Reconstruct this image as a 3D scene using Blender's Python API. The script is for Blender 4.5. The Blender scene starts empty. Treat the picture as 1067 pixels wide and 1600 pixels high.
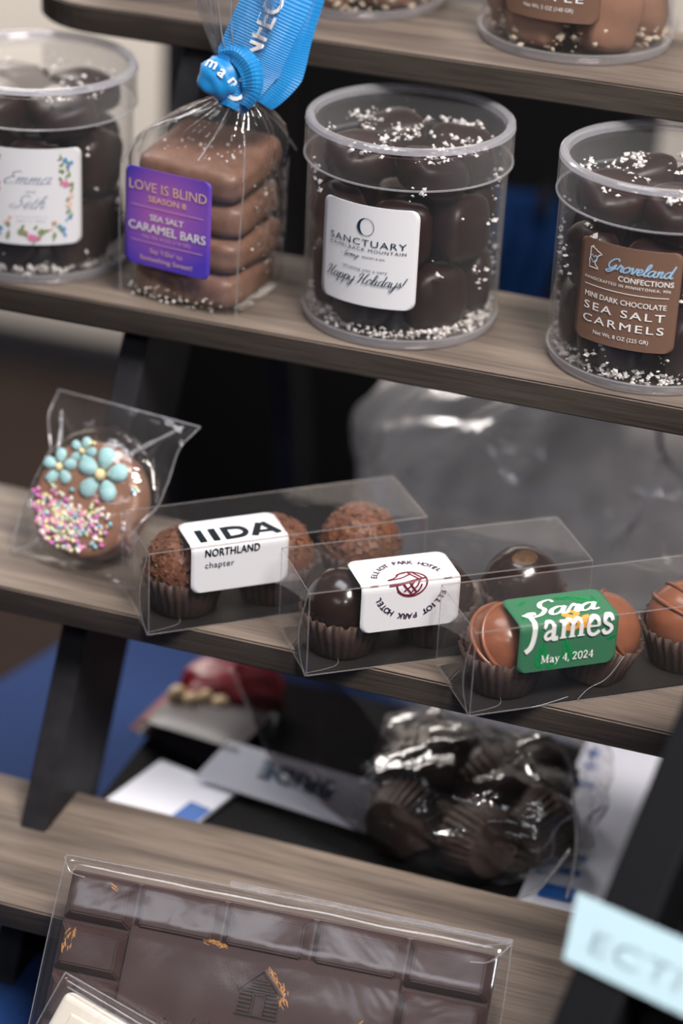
import bpy, bmesh, math, random
from mathutils import Vector, Matrix, noise
PI = math.pi
random.seed(7)
sc = bpy.context.scene
C = sc.collection
OX, OZ = 0.25, 0.15            # stand coordinates -> world (table top is z = 0)
def W(x, y, z): return Vector((x + OX, y, z + OZ))

# ------------------------------------------------------------------ camera
cam_d = bpy.data.cameras.new('camera'); cam = bpy.data.objects.new('camera', cam_d); C.objects.link(cam)
R_cam = Matrix.Rotation(0.31205, 4, 'Z') @ Matrix.Rotation(1.08735, 4, 'X') @ Matrix.Rotation(0.05065, 4, 'Z')
cam.matrix_world = Matrix.Translation(W(-0.00027, -0.75082, 0.47655)) @ R_cam
cam_d.sensor_fit = 'VERTICAL'; cam_d.sensor_height = 36.0; cam_d.sensor_width = 24.0
cam_d.lens = 3850.0 / 1600.0 * 36.0
cam_d.clip_start = 0.02; cam_d.clip_end = 50
cam_d.dof.use_dof = True; cam_d.dof.focus_distance = 0.905; cam_d.dof.aperture_fstop = 3.6
sc.camera = cam

# ------------------------------------------------------------------ world, lights, exposure
wd = bpy.data.worlds.new('world'); sc.world = wd; wd.use_nodes = True
wd.node_tree.nodes['Background'].inputs[0].default_value = (0.62, 0.60, 0.60, 1)
wd.node_tree.nodes['Background'].inputs[1].default_value = 0.03
def area(name, loc, target, sx, sy, power, col):
    l = bpy.data.lights.new(name, 'AREA'); l.shape = 'RECTANGLE'; l.size = sx; l.size_y = sy
    l.energy = power; l.color = col
    o = bpy.data.objects.new(name, l); C.objects.link(o); o.location = loc
    o.rotation_euler = (Vector(target) - Vector(loc)).to_track_quat('-Z', 'Y').to_euler()
    return o
area('ceiling_light', (0.52, -0.42, 1.25), (0.13, -0.02, 0.1), 0.42, 0.32, 4.0, (1.0, 0.93, 0.86)).data.spread = 1.45
area('flash_light', (0.33, -0.80, 0.86), (0.0, 0.0, 0.15), 0.05, 0.05, 0.7, (0.88, 0.93, 1.0))
area('wall_fill_light', (-1.15, 1.05, 1.35), (-1.0, 1.95, -0.45), 1.2, 0.5, 56.0, (1.0, 0.95, 0.9))  # added fill aimed at the back wall to brighten it, no visible fixture
area('overhead_highlight_light', (-0.28, -0.12, 1.75), (-0.27, -0.10, 0.1), 0.75, 0.40, 6.5, (0.95, 0.95, 1.0))  # added overhead light that puts highlights on wraps and jar rims
area('front_sheen_light', (-0.22, -1.30, 1.15), (0.0, -0.05, 0.05), 0.55, 0.20, 0.9, (0.90, 0.92, 1.0))  # added soft front light for sheen on the dark bar, not a window
sc.view_settings.view_transform = 'Standard'; sc.view_settings.look = 'None'
sc.view_settings.gamma = 1.0; sc.view_settings.use_curve_mapping = False
sc.view_settings.exposure = 0.45
sc.cycles.transparent_max_bounces = 36
sc.cycles.max_bounces = 8
sc.cycles.caustics_reflective = False; sc.cycles.caustics_refractive = False

# ------------------------------------------------------------------ materials
def s2l(c): return tuple(((v / 255.0) / 12.92 if v / 255.0 <= 0.04045 else ((v / 255.0 + 0.055) / 1.055) ** 2.4) for v in c)
MATS = {}
def pm(name, rgb, rough=0.5, spec=0.5, noise_amt=0.0, scale=200.0, bump=0.0, coat=0.0, metal=0.0, rgb2=None, sss=0.0, sheen=0.0):
    m = bpy.data.materials.new(name); m.use_nodes = True; nt = m.node_tree; b = nt.nodes['Principled BSDF']
    col = s2l(rgb) + (1,)
    b.inputs['Base Color'].default_value = col; b.inputs['Roughness'].default_value = rough
    b.inputs['Specular IOR Level'].default_value = spec; b.inputs['Coat Weight'].default_value = coat
    b.inputs['Metallic'].default_value = metal; b.inputs['Coat Roughness'].default_value = 0.12
    b.inputs['Sheen Weight'].default_value = sheen
    if sss:
        b.inputs['Subsurface Weight'].default_value = sss; b.inputs['Subsurface Radius'].default_value = (0.004, 0.002, 0.001)
        b.inputs['Subsurface Scale'].default_value = 1.0
    if noise_amt or bump or rgb2:
        tc = nt.nodes.new('ShaderNodeTexCoord'); n = nt.nodes.new('ShaderNodeTexNoise'); n.inputs['Scale'].default_value = scale
        n.inputs['Detail'].default_value = 6
        nt.links.new(tc.outputs['Object'], n.inputs['Vector'])
        if noise_amt or rgb2:
            r = nt.nodes.new('ShaderNodeValToRGB'); nt.links.new(n.outputs['Fac'], r.inputs['Fac'])
            lo = s2l(rgb2) if rgb2 else tuple(v * (1 - noise_amt) for v in col[:3])
            r.color_ramp.elements[0].color = tuple(lo) + (1,); r.color_ramp.elements[0].position = 0.35
            r.color_ramp.elements[1].color = col; r.color_ramp.elements[1].position = 0.65
            nt.links.new(r.outputs['Color'], b.inputs['Base Color'])
        if bump:
            bp = nt.nodes.new('ShaderNodeBump'); bp.inputs['Strength'].default_value = bump; bp.inputs['Distance'].default_value = 0.001
            nt.links.new(n.outputs['Fac'], bp.inputs['Height']); nt.links.new(bp.outputs['Normal'], b.inputs['Normal'])
    MATS[name] = m
    return m
def clear(name, tint=(0.97, 0.97, 0.98), rough=0.03, k=1.0, base=0.0, haze=0.0, ior=1.45, bump=0.0, bscale=60.0, edge=0.0, hazecol=(0.9, 0.9, 0.93)):
    """thin clear plastic: transparent + Fresnel gloss + a little milky haze, no refraction"""
    m = bpy.data.materials.new(name); m.use_nodes = True; nt = m.node_tree; nt.nodes.clear(); N = nt.nodes.new; L = nt.links.new
    out = N('ShaderNodeOutputMaterial'); tr = N('ShaderNodeBsdfTransparent'); tr.inputs[0].default_value = tint + (1,)
    gl = N('ShaderNodeBsdfGlossy'); gl.inputs['Roughness'].default_value = rough; gl.inputs['Color'].default_value = (1, 1, 1, 1)
    f0 = ((ior - 1) / (ior + 1)) ** 2       # Schlick's Fresnel, the same on both sides of the sheet
    fr = N('ShaderNodeLayerWeight'); fr.inputs[0].default_value = 0.5
    pw = N('ShaderNodeMath'); pw.operation = 'POWER'; pw.inputs[1].default_value = 5.0; L(fr.outputs['Facing'], pw.inputs[0])
    mul = N('ShaderNodeMath'); mul.operation = 'MULTIPLY_ADD'; mul.use_clamp = True; mul.inputs[1].default_value = k * (1 - f0); mul.inputs[2].default_value = k * f0 + base
    L(pw.outputs[0], mul.inputs[0])
    mx = N('ShaderNodeMixShader'); L(mul.outputs[0], mx.inputs[0])
    last = tr
    if haze or edge:
        df = N('ShaderNodeBsdfDiffuse'); df.inputs[0].default_value = hazecol + (1,)
        tl = N('ShaderNodeBsdfTranslucent'); tl.inputs[0].default_value = hazecol + (1,)
        dm = N('ShaderNodeMixShader'); dm.inputs[0].default_value = 0.45; L(df.outputs[0], dm.inputs[1]); L(tl.outputs[0], dm.inputs[2])
        hz = N('ShaderNodeMixShader'); hz.inputs[0].default_value = haze
        if edge:
            lw = N('ShaderNodeLayerWeight'); lw.inputs[0].default_value = 0.82
            ma = N('ShaderNodeMath'); ma.operation = 'MULTIPLY_ADD'; ma.use_clamp = True; ma.inputs[1].default_value = edge; ma.inputs[2].default_value = haze
            L(lw.outputs['Facing'], ma.inputs[0]); L(ma.outputs[0], hz.inputs[0])
        L(tr.outputs[0], hz.inputs[1]); L(dm.outputs[0], hz.inputs[2]); last = hz
    L(last.outputs[0], mx.inputs[1]); L(gl.outputs[0], mx.inputs[2]); L(mx.outputs[0], out.inputs[0])
    if bump:
        tc = N('ShaderNodeTexCoord'); n = N('ShaderNodeTexNoise'); n.inputs['Scale'].default_value = bscale; n.inputs['Detail'].default_value = 3
        n.inputs['Distortion'].default_value = 1.2
        bp = N('ShaderNodeBump'); bp.inputs['Strength'].default_value = bump; bp.inputs['Distance'].default_value = 0.004
        L(tc.outputs['Object'], n.inputs['Vector']); L(n.outputs['Fac'], bp.inputs['Height'])
        L(bp.outputs[0], gl.inputs['Normal']); L(bp.outputs[0], fr.inputs['Normal'])
    MATS[name] = m
    return m
def wood(name, k=1.0):
    m = bpy.data.materials.new(name); m.use_nodes = True; nt = m.node_tree; b = nt.nodes['Principled BSDF']; N = nt.nodes.new; L = nt.links.new
    tc = N('ShaderNodeTexCoord'); mp = N('ShaderNodeMapping'); mp.inputs['Scale'].default_value = (6, 90, 140)
    n = N('ShaderNodeTexNoise'); n.inputs['Scale'].default_value = 1.0; n.inputs['Detail'].default_value = 8; n.inputs['Distortion'].default_value = 0.6
    L(tc.outputs['Object'], mp.inputs[0]); L(mp.outputs[0], n.inputs['Vector'])
    r = N('ShaderNodeValToRGB'); L(n.outputs['Fac'], r.inputs[0])
    e = r.color_ramp.elements; e[0].position = 0.30; e[0].color = s2l(tuple(k * q for q in (94, 84, 79))) + (1,); e[1].position = 0.72; e[1].color = s2l(tuple(k * q for q in (158, 143, 131))) + (1,)
    e2 = r.color_ramp.elements.new(0.5); e2.color = s2l(tuple(k * q for q in (130, 117, 108))) + (1,)
    mp2 = N('ShaderNodeMapping'); mp2.inputs['Scale'].default_value = (30, 700, 900); n2 = N('ShaderNodeTexNoise'); n2.inputs['Scale'].default_value = 1; n2.inputs['Detail'].default_value = 4
    L(tc.outputs['Object'], mp2.inputs[0]); L(mp2.outputs[0], n2.inputs['Vector'])
    mx = N('ShaderNodeMix'); mx.data_type = 'RGBA'; mx.blend_type = 'MULTIPLY'; mx.inputs[0].default_value = 0.75
    r2 = N('ShaderNodeValToRGB'); L(n2.outputs['Fac'], r2.inputs[0]); r2.color_ramp.elements[0].position = 0.35; r2.color_ramp.elements[0].color = (0.62, 0.6, 0.58, 1); r2.color_ramp.elements[1].position = 0.55
    L(r.outputs[0], mx.inputs[6]); L(r2.outputs[0], mx.inputs[7])
    L(mx.outputs[2], b.inputs['Base Color']); b.inputs['Roughness'].default_value = 0.55; b.inputs['Specular IOR Level'].default_value = 0.3
    bp = N('ShaderNodeBump'); bp.inputs['Strength'].default_value = 0.25; bp.inputs['Distance'].default_value = 0.0006; L(n2.outputs['Fac'], bp.inputs['Height']); L(bp.outputs[0], b.inputs['Normal'])
    MATS[name] = m
def grad_label(name, c1, c2):
    m = bpy.data.materials.new(name); m.use_nodes = True; nt = m.node_tree; b = nt.nodes['Principled BSDF']; N = nt.nodes.new; L = nt.links.new
    tc = N('ShaderNodeTexCoord'); mp = N('ShaderNodeMapping'); mp.inputs['Location'].default_value = (-0.5, -0.5, -0.5); g = N('ShaderNodeTexGradient'); g.gradient_type = 'SPHERICAL'
    mp.inputs['Scale'].default_value = (1.25, 1, 1.25); mp.inputs['Location'].default_value = (-0.62, -0.5, -0.7)
    L(tc.outputs['Generated'], mp.inputs[0]); L(mp.outputs[0], g.inputs[0])
    r = N('ShaderNodeValToRGB'); L(g.outputs['Fac'], r.inputs[0]); r.color_ramp.elements[0].color = s2l(c1) + (1,); r.color_ramp.elements[1].color = s2l(c2) + (1,)
    r.color_ramp.elements[0].position = 0.15; r.color_ramp.elements[1].position = 0.75
    L(r.outputs[0], b.inputs['Base Color']); b.inputs['Roughness'].default_value = 0.35
    MATS[name] = m

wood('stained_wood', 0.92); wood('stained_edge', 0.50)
pm('black_wood', (40, 39, 44), 0.6, 0.3, 0.4, 120)
pm('dark_chocolate', (40, 20, 17), 0.40, 0.32, 0.25, 120, 0.05)
pm('bar_chocolate', (70, 51, 49), 0.30, 0.5, 0.15, 90, 0.04, coat=0.15)
pm('milk_chocolate', (160, 118, 98), 0.36, 0.5, 0.12, 150, 0.04)
pm('caramel_bar_chocolate', (142, 106, 88), 0.42, 0.5, 0.0, 120, 0.25, rgb2=(120, 84, 68))
pm('truffle_milk', (136, 84, 61), 0.25, 0.5, 0.10, 100)
pm('truffle_dark', (40, 25, 22), 0.20, 0.55, 0.15, 100, coat=0.2)
pm('shaving', (126, 82, 62), 0.5, 0.4, 0.45, 300)
pm('shaving_core', (66, 42, 34), 0.7, 0.3, 0.5, 400, 0.4)
pm('ivory_chocolate', (236, 229, 214), 0.4, 0.5, 0.03, 60)
pm('paper_cup', (70, 53, 48), 0.55, 0.4, 0.2, 500)
pm('salt', (238, 232, 230), 0.5, 0.5)
pm('crumb', (226, 208, 188), 0.7, 0.3, 0.3, 400)
pm('caramel', (190, 130, 60), 0.3, 0.5)
pm('label_white', (235, 235, 240), 0.4, 0.4)
pm('label_brown', (122, 94, 80), 0.45, 0.4, 0.06, 900)
pm('label_green', (62, 118, 88), 0.38, 0.5)
pm('leaf_green', (28, 138, 78), 0.38, 0.5)
pm('leaf_line', (38, 92, 60), 0.4, 0.4)
grad_label('label_purple', (84, 66, 190), (176, 104, 190))
pm('ink_navy', (28, 52, 74), 0.4); pm('ink_grey', (110, 122, 140), 0.4); pm('ink_black', (16, 30, 42), 0.4)
pm('ink_white', (240, 238, 238), 0.4); pm('ink_blue', (160, 200, 232), 0.4); pm('ink_gold', (238, 200, 170), 0.4)
pm('ink_wine', (120, 36, 52), 0.4); pm('ink_plum', (62, 42, 66), 0.4); pm('ink_amber', (226, 164, 78), 0.4)
pm('ink_faint', (186, 194, 210), 0.4); pm('ink_soft', (150, 162, 184), 0.4); pm('ink_pale', (214, 170, 214), 0.4)
pm('flower_blue', (88, 160, 214), 0.4); pm('flower_pink', (226, 130, 172), 0.4); pm('flower_leaf', (140, 158, 110), 0.4); pm('flower_peach', (240, 205, 190), 0.4)
pm('ribbon_blue', (16, 134, 204), 0.42, 0.5, sheen=0.2)
pm('icing_blue', (172, 216, 220), 0.45, 0.5, sss=0.0); pm('icing_yellow', (240, 220, 170), 0.5)
for i, c in enumerate([(240, 160, 205), (140, 205, 228), (244, 232, 175), (248, 244, 240), (212, 230, 190), (222, 120, 200)]): pm('sprinkle_%d' % i, c, 0.4)
pm('gold_dust', (222, 160, 92), 0.4, 0.5, metal=0.3)
pm('cloth_blue', (6, 50, 108), 0.85, 0.2, 0.25, 300, 0.15, sheen=0.2)
pm('cloth_blue_shaded', (6, 42, 88), 0.9, 0.2, 0.25, 300, 0.15)  # blue cloth colour darkened to put in the shade behind the jars
pm('black_fabric', (17, 17, 19), 0.9, 0.2, 0.3, 500, 0.2)
pm('black_card', (15, 16, 20), 0.6, 0.2)
pm('band_blue', (180, 208, 220), 0.5, 0.3); pm('band_ink', (189, 214, 224), 0.5)
pm('wall_paint', (204, 196, 188), 0.9, 0.2, 0.03, 8)
pm('carpet', (46, 37, 33), 0.95, 0.1, 0.4, 90, 0.3)
pm('paper_white', (222, 224, 238), 0.6, 0.3); pm('print_blue', (34, 92, 170), 0.6)
pm('print_teal', (52, 96, 124), 0.6); pm('red_foil', (140, 30, 44), 0.35, 0.5, 0.4, 120); pm('cream_print', (228, 200, 160), 0.5, 0.4); pm('grey_print', (176, 184, 180), 0.5)
pm('dark_print', (52, 44, 52), 0.4, 0.5)
pm('gold_sheen', (104, 74, 48), 0.4, 0.5, 0.6, 260, metal=0.4)
pm('base_shade', (22, 19, 19), 0.6)  # near-black colour for the painted shade inside the truffle boxes
pm('table_metal', (70, 70, 74), 0.4, 0.5, metal=0.8)
clear('jar_plastic', (0.985, 0.985, 0.985), 0.05, 0.42, 0.0, 0.0, 1.45, edge=0.06)
clear('jar_rim', (0.93, 0.93, 0.96), 0.12, 0.8, 0.01, 0.12, 1.45, edge=0.25, hazecol=(0.92, 0.92, 0.97))  # milky haze stands in for inner reflections that brighten the rim
clear('box_plastic', (0.985, 0.985, 0.985), 0.03, 0.6, 0.0, 0.001, 1.45, bump=0.04, bscale=30, edge=0.03)
clear('box_edge', (0.94, 0.93, 0.93), 0.10, 1.0, 0.05, 0.16, 1.45, hazecol=(0.86, 0.82, 0.82))
clear('film', (0.98, 0.98, 0.98), 0.09, 1.0, 0.045, 0.022, 1.45, bump=0.5, bscale=55)
clear('bag_film', (0.975, 0.975, 0.98), 0.10, 1.0, 0.05, 0.04, 1.45, bump=0.7, bscale=45)
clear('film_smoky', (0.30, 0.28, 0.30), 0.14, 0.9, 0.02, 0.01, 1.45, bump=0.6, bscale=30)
clear('film_loose', (0.955, 0.955, 0.96), 0.18, 0.9, 0.07, 0.27, 1.45, bump=0.8, bscale=26, hazecol=(0.85, 0.85, 0.9))
clear('film_edge', (0.9, 0.9, 0.92), 0.15, 1.0, 0.12, 0.28, 1.45)
clear('wrap_film', (0.975, 0.97, 0.985), 0.13, 1.0, 0.03, 0.02, 1.45, bump=0.12, bscale=24)

# ------------------------------------------------------------------ object helpers
def link(o, parent=None):
    C.objects.link(o)
    if parent is not None: o.parent = parent
    return o
def obj(name, bm, mat, parent=None, loc=None, rot=None, smooth=False, mats=None, sharp=None):
    me = bpy.data.meshes.new(name); bm.normal_update(); bm.to_mesh(me); bm.free()
    for mm in (mats or [mat]): me.materials.append(MATS[mm])
    if smooth:
        for p in me.polygons: p.use_smooth = True
        if sharp: me.set_sharp_from_angle(angle=sharp)
    o = bpy.data.objects.new(name, me); link(o, parent)
    if loc is not None: o.location = loc
    if rot is not None: o.rotation_euler = rot
    return o
def thing(name, label, cat, loc, rot=(0, 0, 0), group=None):
    o = bpy.data.objects.new(name, None); o.empty_display_size = 0.01; C.objects.link(o)
    o.location = loc; o.rotation_euler = rot
    tag(o, label, cat, group); return o
def thing_m(name, label, cat, mat4, group=None):
    o = bpy.data.objects.new(name, None); o.empty_display_size = 0.01; C.objects.link(o); o.matrix_world = mat4
    tag(o, label, cat, group); return o
def tag(o, label, cat, group=None, kind=None):
    o['label'] = label; o['category'] = cat
    if group: o['group'] = group
    if kind: o['kind'] = kind
    return o
def copy_tree(o, parent=None):
    c = o.copy(); C.objects.link(c)
    if parent is not None: c.parent = parent
    for ch in list(o.children): copy_tree(ch, c)
    return c
def frame(psi, phi, rho, P):
    """matrix whose x runs along the thing, z up its leaning face and -y out of the face"""
    u = Vector((math.cos(psi), math.sin(psi), 0)); v = Vector((-math.sin(psi) * math.sin(phi), math.cos(psi) * math.sin(phi), math.cos(phi)))
    u, v = u * math.cos(rho) + v * math.sin(rho), v * math.cos(rho) - u * math.sin(rho)
    n = v.cross(u)   # into the thing
    return Matrix(((u.x, n.x, v.x, P[0]), (u.y, n.y, v.y, P[1]), (u.z, n.z, v.z, P[2]), (0, 0, 0, 1)))

def bbox(bm, x0, x1, y0, y1, z0, z1, bev=0.0, seg=2):
    r = bmesh.ops.create_cube(bm, size=1.0)
    vs = r['verts']
    for v in vs: v.co = Vector(((x0 + x1) / 2 + v.co.x * (x1 - x0), (y0 + y1) / 2 + v.co.y * (y1 - y0), (z0 + z1) / 2 + v.co.z * (z1 - z0)))
    if bev:
        es = list({e for v in vs for e in v.link_edges})
        bmesh.ops.bevel(bm, geom=es, offset=bev, segments=seg, affect='EDGES', profile=0.5)
    return bm
def lathe(bm, prof, n=64, closed=False, fn=None):
    rows = []
    for (r, z) in prof:
        row = []
        for k in range(n):
            a = 2 * PI * k / n
            rr, zz = (r, z) if fn is None else fn(r, z, a)
            row.append(bm.verts.new((rr * math.cos(a), rr * math.sin(a), zz)))
        rows.append(row)
    m = len(rows)
    for i in range(m if closed else m - 1):
        a, b = rows[i], rows[(i + 1) % m]
        for k in range(n): bm.faces.new((a[k], a[(k + 1) % n], b[(k + 1) % n], b[k]))
    if not closed:
        for row in (rows[0], rows[-1]):
            if max(v.co.xy.length for v in row) < 1e-5: bmesh.ops.remove_doubles(bm, verts=row, dist=1e-6)
    return bm
def tube(bm, pts, r, n=8, cap=True):
    pts = [Vector(p) for p in pts]; rings = []
    for i, p in enumerate(pts):
        t = (pts[min(i + 1, len(pts) - 1)] - pts[max(i - 1, 0)]).normalized()
        up = Vector((0, 0, 1)) if abs(t.z) < 0.9 else Vector((1, 0, 0))
        a = t.cross(up).normalized(); b = t.cross(a)
        rr = r[i] if isinstance(r, (list, tuple)) else r
        rings.append([bm.verts.new(p + (a * math.cos(2 * PI * k / n) + b * math.sin(2 * PI * k / n)) * rr) for k in range(n)])
    for i in range(len(rings) - 1):
        for k in range(n): bm.faces.new((rings[i][k], rings[i][(k + 1) % n], rings[i + 1][(k + 1) % n], rings[i + 1][k]))
    if cap: bm.faces.new(rings[0][::-1]); bm.faces.new(rings[-1])
    return bm
def spline(pts, n=8):
    pts = [Vector(p) for p in pts]; out = []
    for i in range(len(pts) - 1):
        p0 = pts[max(i - 1, 0)]; p1 = pts[i]; p2 = pts[i + 1]; p3 = pts[min(i + 2, len(pts) - 1)]
        for k in range(n):
            t = k / n
            out.append(0.5 * ((2 * p1) + (p2 - p0) * t + (2 * p0 - 5 * p1 + 4 * p2 - p3) * t * t + (3 * p1 - p0 - 3 * p2 + p3) * t ** 3))
    out.append(pts[-1]); return out
def rrect_grid(bm, w, h, r, nx=16, ny=14, fn=None):
    """rounded rectangle in (u, v), mapped by fn to 3d"""
    vs = sorted(set([-h / 2 + r * (1 - math.cos(PI / 2 * k / 5)) for k in range(6)] + [h / 2 - r * (1 - math.cos(PI / 2 * k / 5)) for k in range(6)] + [-h / 2 + r + (h - 2 * r) * k / ny for k in range(ny + 1)]))
    vv = []
    for v in vs:
        if not vv or v - vv[-1] > 1e-6: vv.append(v)
    rows = []
    for v in vv:
        d = max(0.0, abs(v) - (h / 2 - r)); half = w / 2 - r + math.sqrt(max(0.0, r * r - d * d))
        rows.append([bm.verts.new(fn(-half + 2 * half * k / nx, v)) for k in range(nx + 1)])
    for i in range(len(rows) - 1):
        for k in range(nx): bm.faces.new((rows[i][k], rows[i][k + 1], rows[i + 1][k + 1], rows[i + 1][k]))
    return bm

# ------------------------------------------------------------------ lettering (all flat print built as thin meshes)
def text_bm(s, size, width=None, spacing=1.0, bold=0.0, shear=0.0, align='CENTER'):
    cu = bpy.data.curves.new('t', 'FONT'); cu.body = s; cu.size = 1.0; cu.align_x = 'LEFT'; cu.resolution_u = 3
    cu.space_character = spacing; cu.shear = shear; cu.fill_mode = 'FRONT'
    o = bpy.data.objects.new('t', cu); C.objects.link(o)
    dg = bpy.context.evaluated_depsgraph_get(); me = bpy.data.meshes.new_from_object(o.evaluated_get(dg))
    bm = bmesh.new(); bm.from_mesh(me); bpy.data.objects.remove(o); bpy.data.curves.remove(cu); bpy.data.meshes.remove(me)
    xs = [v.co.x for v in bm.verts]; x0, x1 = min(xs), max(xs)
    k = size / 0.73     # size = cap height
    kx = (width / (x1 - x0)) if width else k
    for v in bm.verts: v.co = Vector(((v.co.x - (x0 + x1) / 2) * kx, v.co.y * k, 0))
    if align == 'LEFT':
        for v in bm.verts: v.co.x += (x1 - x0) * kx / 2
    if bold:      # heavier weight: three slightly shifted copies
        me = bpy.data.meshes.new('x'); bm.to_mesh(me)
        for i, (dx, dy) in enumerate(((1, .4), (-1, -.4), (.4, -.8))):
            n0 = len(bm.verts); bm.from_mesh(me); bm.verts.ensure_lookup_table()
            for v in bm.verts[n0:]: v.co += Vector((dx * bold * 1.3 * k, dy * bold * 1.3 * k, 6.0 * (i + 1)))
        bpy.data.meshes.remove(me)
    return bm
def stroke_bm(strokes):
    """strokes: list of (points2d, width or widths) -> flat ribbons"""
    bm = bmesh.new(); zz = 0.0
    for pts, w in strokes:
        n = len(pts); L_, R_ = [], []
        for i in range(n):
            p = Vector(pts[i][:2]); a = Vector(pts[max(i - 1, 0)][:2]); b = Vector(pts[min(i + 1, n - 1)][:2])
            t = (b - a); t = t.normalized() if t.length > 1e-12 else Vector((1, 0)); nn = Vector((-t.y, t.x))
            ww = (w[i] if isinstance(w, (list, tuple)) else w) / 2
            zz += 1.0; L_.append(bm.verts.new((p.x + nn.x * ww, p.y + nn.y * ww, zz))); R_.append(bm.verts.new((p.x - nn.x * ww, p.y - nn.y * ww, zz)))
        for i in range(n - 1): bm.faces.new((R_[i], R_[i + 1], L_[i + 1], L_[i]))
    return bm
CUR = {
 'a': (1.1, [[(.75, .85), (.45, 1), (.12, .7), (.1, .25), (.35, 0), (.65, .25), (.8, 1), (.78, .3), (.95, 0), (1.2, .15)]]),
 'd': (1.1, [[(.75, .85), (.45, 1), (.12, .7), (.1, .25), (.35, 0), (.65, .25), (.85, 2.0), (.8, .4), (.95, 0), (1.2, .15)]]),
 'o': (.95, [[(.5, 1), (.1, .6), (.2, .1), (.5, 0), (.85, .4), (.75, .9), (.5, 1), (.8, .8), (1.1, .9)]]),
 'p': (1.05, [[(0, .4), (.2, 1), (.1, -.9)], [(.12, .5), (.5, 1), (.85, .6), (.6, 0), (.2, .1)], [(.5, .05), (1.1, .25)]]),
 'y': (1.05, [[(0, .9), (.1, .2), (.4, 0), (.75, .4), (.85, 1), (.7, -.5), (.4, -.95), (.15, -.6), (.6, -.1), (1.15, .3)]]),
 'l': (.6, [[(0, .1), (.45, 1.2), (.5, 1.9), (.25, 1.8), (.2, .4), (.4, 0), (.7, .2)]]),
 'i': (.55, [[(0, .2), (.2, 1), (.15, .3), (.35, 0), (.6, .2)], [(.22, 1.4), (.28, 1.5)]]),
 's': (.7, [[(0, .1), (.4, 1), (.3, .75), (.6, .35), (.4, 0), (.05, .1)]]),
 'e': (.75, [[(0, .3), (.55, .6), (.5, .95), (.2, .9), (.1, .35), (.35, 0), (.8, .25)]]),
 'm': (1.25, [[(0, .6), (.15, 1), (.15, 0), (.2, .6), (.45, 1), (.55, .8), (.55, 0), (.6, .6), (.85, 1), (.95, .8), (.93, .2), (1.1, 0), (1.3, .2)]]),
 'n': (.9, [[(0, .6), (.15, 1), (.15, 0), (.2, .6), (.45, 1), (.58, .8), (.56, .2), (.75, 0), (.95, .2)]]),
 'r': (.7, [[(0, .2), (.2, 1.1), (.3, .85), (.55, .9), (.5, .3), (.65, 0), (.85, .2)]]),
 't': (.55, [[(.2, 1.6), (.15, .3), (.35, 0), (.6, .2)], [(0, 1.05), (.5, 1.1)]]),
 'h': (.95, [[(0, .1), (.4, 1.3), (.42, 1.9), (.2, 1.7), (.12, 0), (.2, .6), (.5, 1), (.65, .75), (.62, .2), (.8, 0), (1, .2)]]),
 'v': (.8, [[(0, .8), (.15, 1), (.35, 0), (.6, .6), (.65, 1), (.9, .85)]]),
 'u': (.95, [[(0, .9), (.05, .3), (.3, 0), (.6, .4), (.65, 1), (.65, .25), (.85, 0), (1.05, .2)]]),
 'H': (1.55, [[(-.1, 1.3), (.15, 1.85), (.5, 1.8), (.45, 1.0), (.3, .2), (0, 0)], [(1.45, 2.0), (1.15, 1.5), (1, .3), (1.2, 0), (1.5, .2)], [(.2, .9), (.7, .85), (1.25, 1.1)]]),
 'S': (1.35, [[(1.35, 1.7), (1.05, 2.05), (.6, 1.8), (.65, 1.25), (1.0, .8), (.9, .2), (.4, -.05), (-.05, .2), (.1, .55), (.5, .45)]]),
 'E': (1.2, [[(1.1, 1.75), (.8, 2), (.35, 1.7), (.6, 1.15), (.75, 1.1), (.3, .9), (.1, .35), (.5, -.05), (1.1, .3)]]),
 'G': (1.4, [[(1.15, 1.6), (.95, 2), (.4, 1.75), (.1, 1.0), (.35, .35), (.8, .5), (1.05, 1.0), (.95, .1), (.5, -.4), (.1, -.2), (.6, .1), (1.35, .35)]]),
 '!': (.5, [[(.35, 1.9), (.15, .5)], [(.08, .02), (.12, .1)]]), ' ': (.6, []), "'": (.3, [[(.1, 1.8), (.05, 1.4)]]),
}
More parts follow.
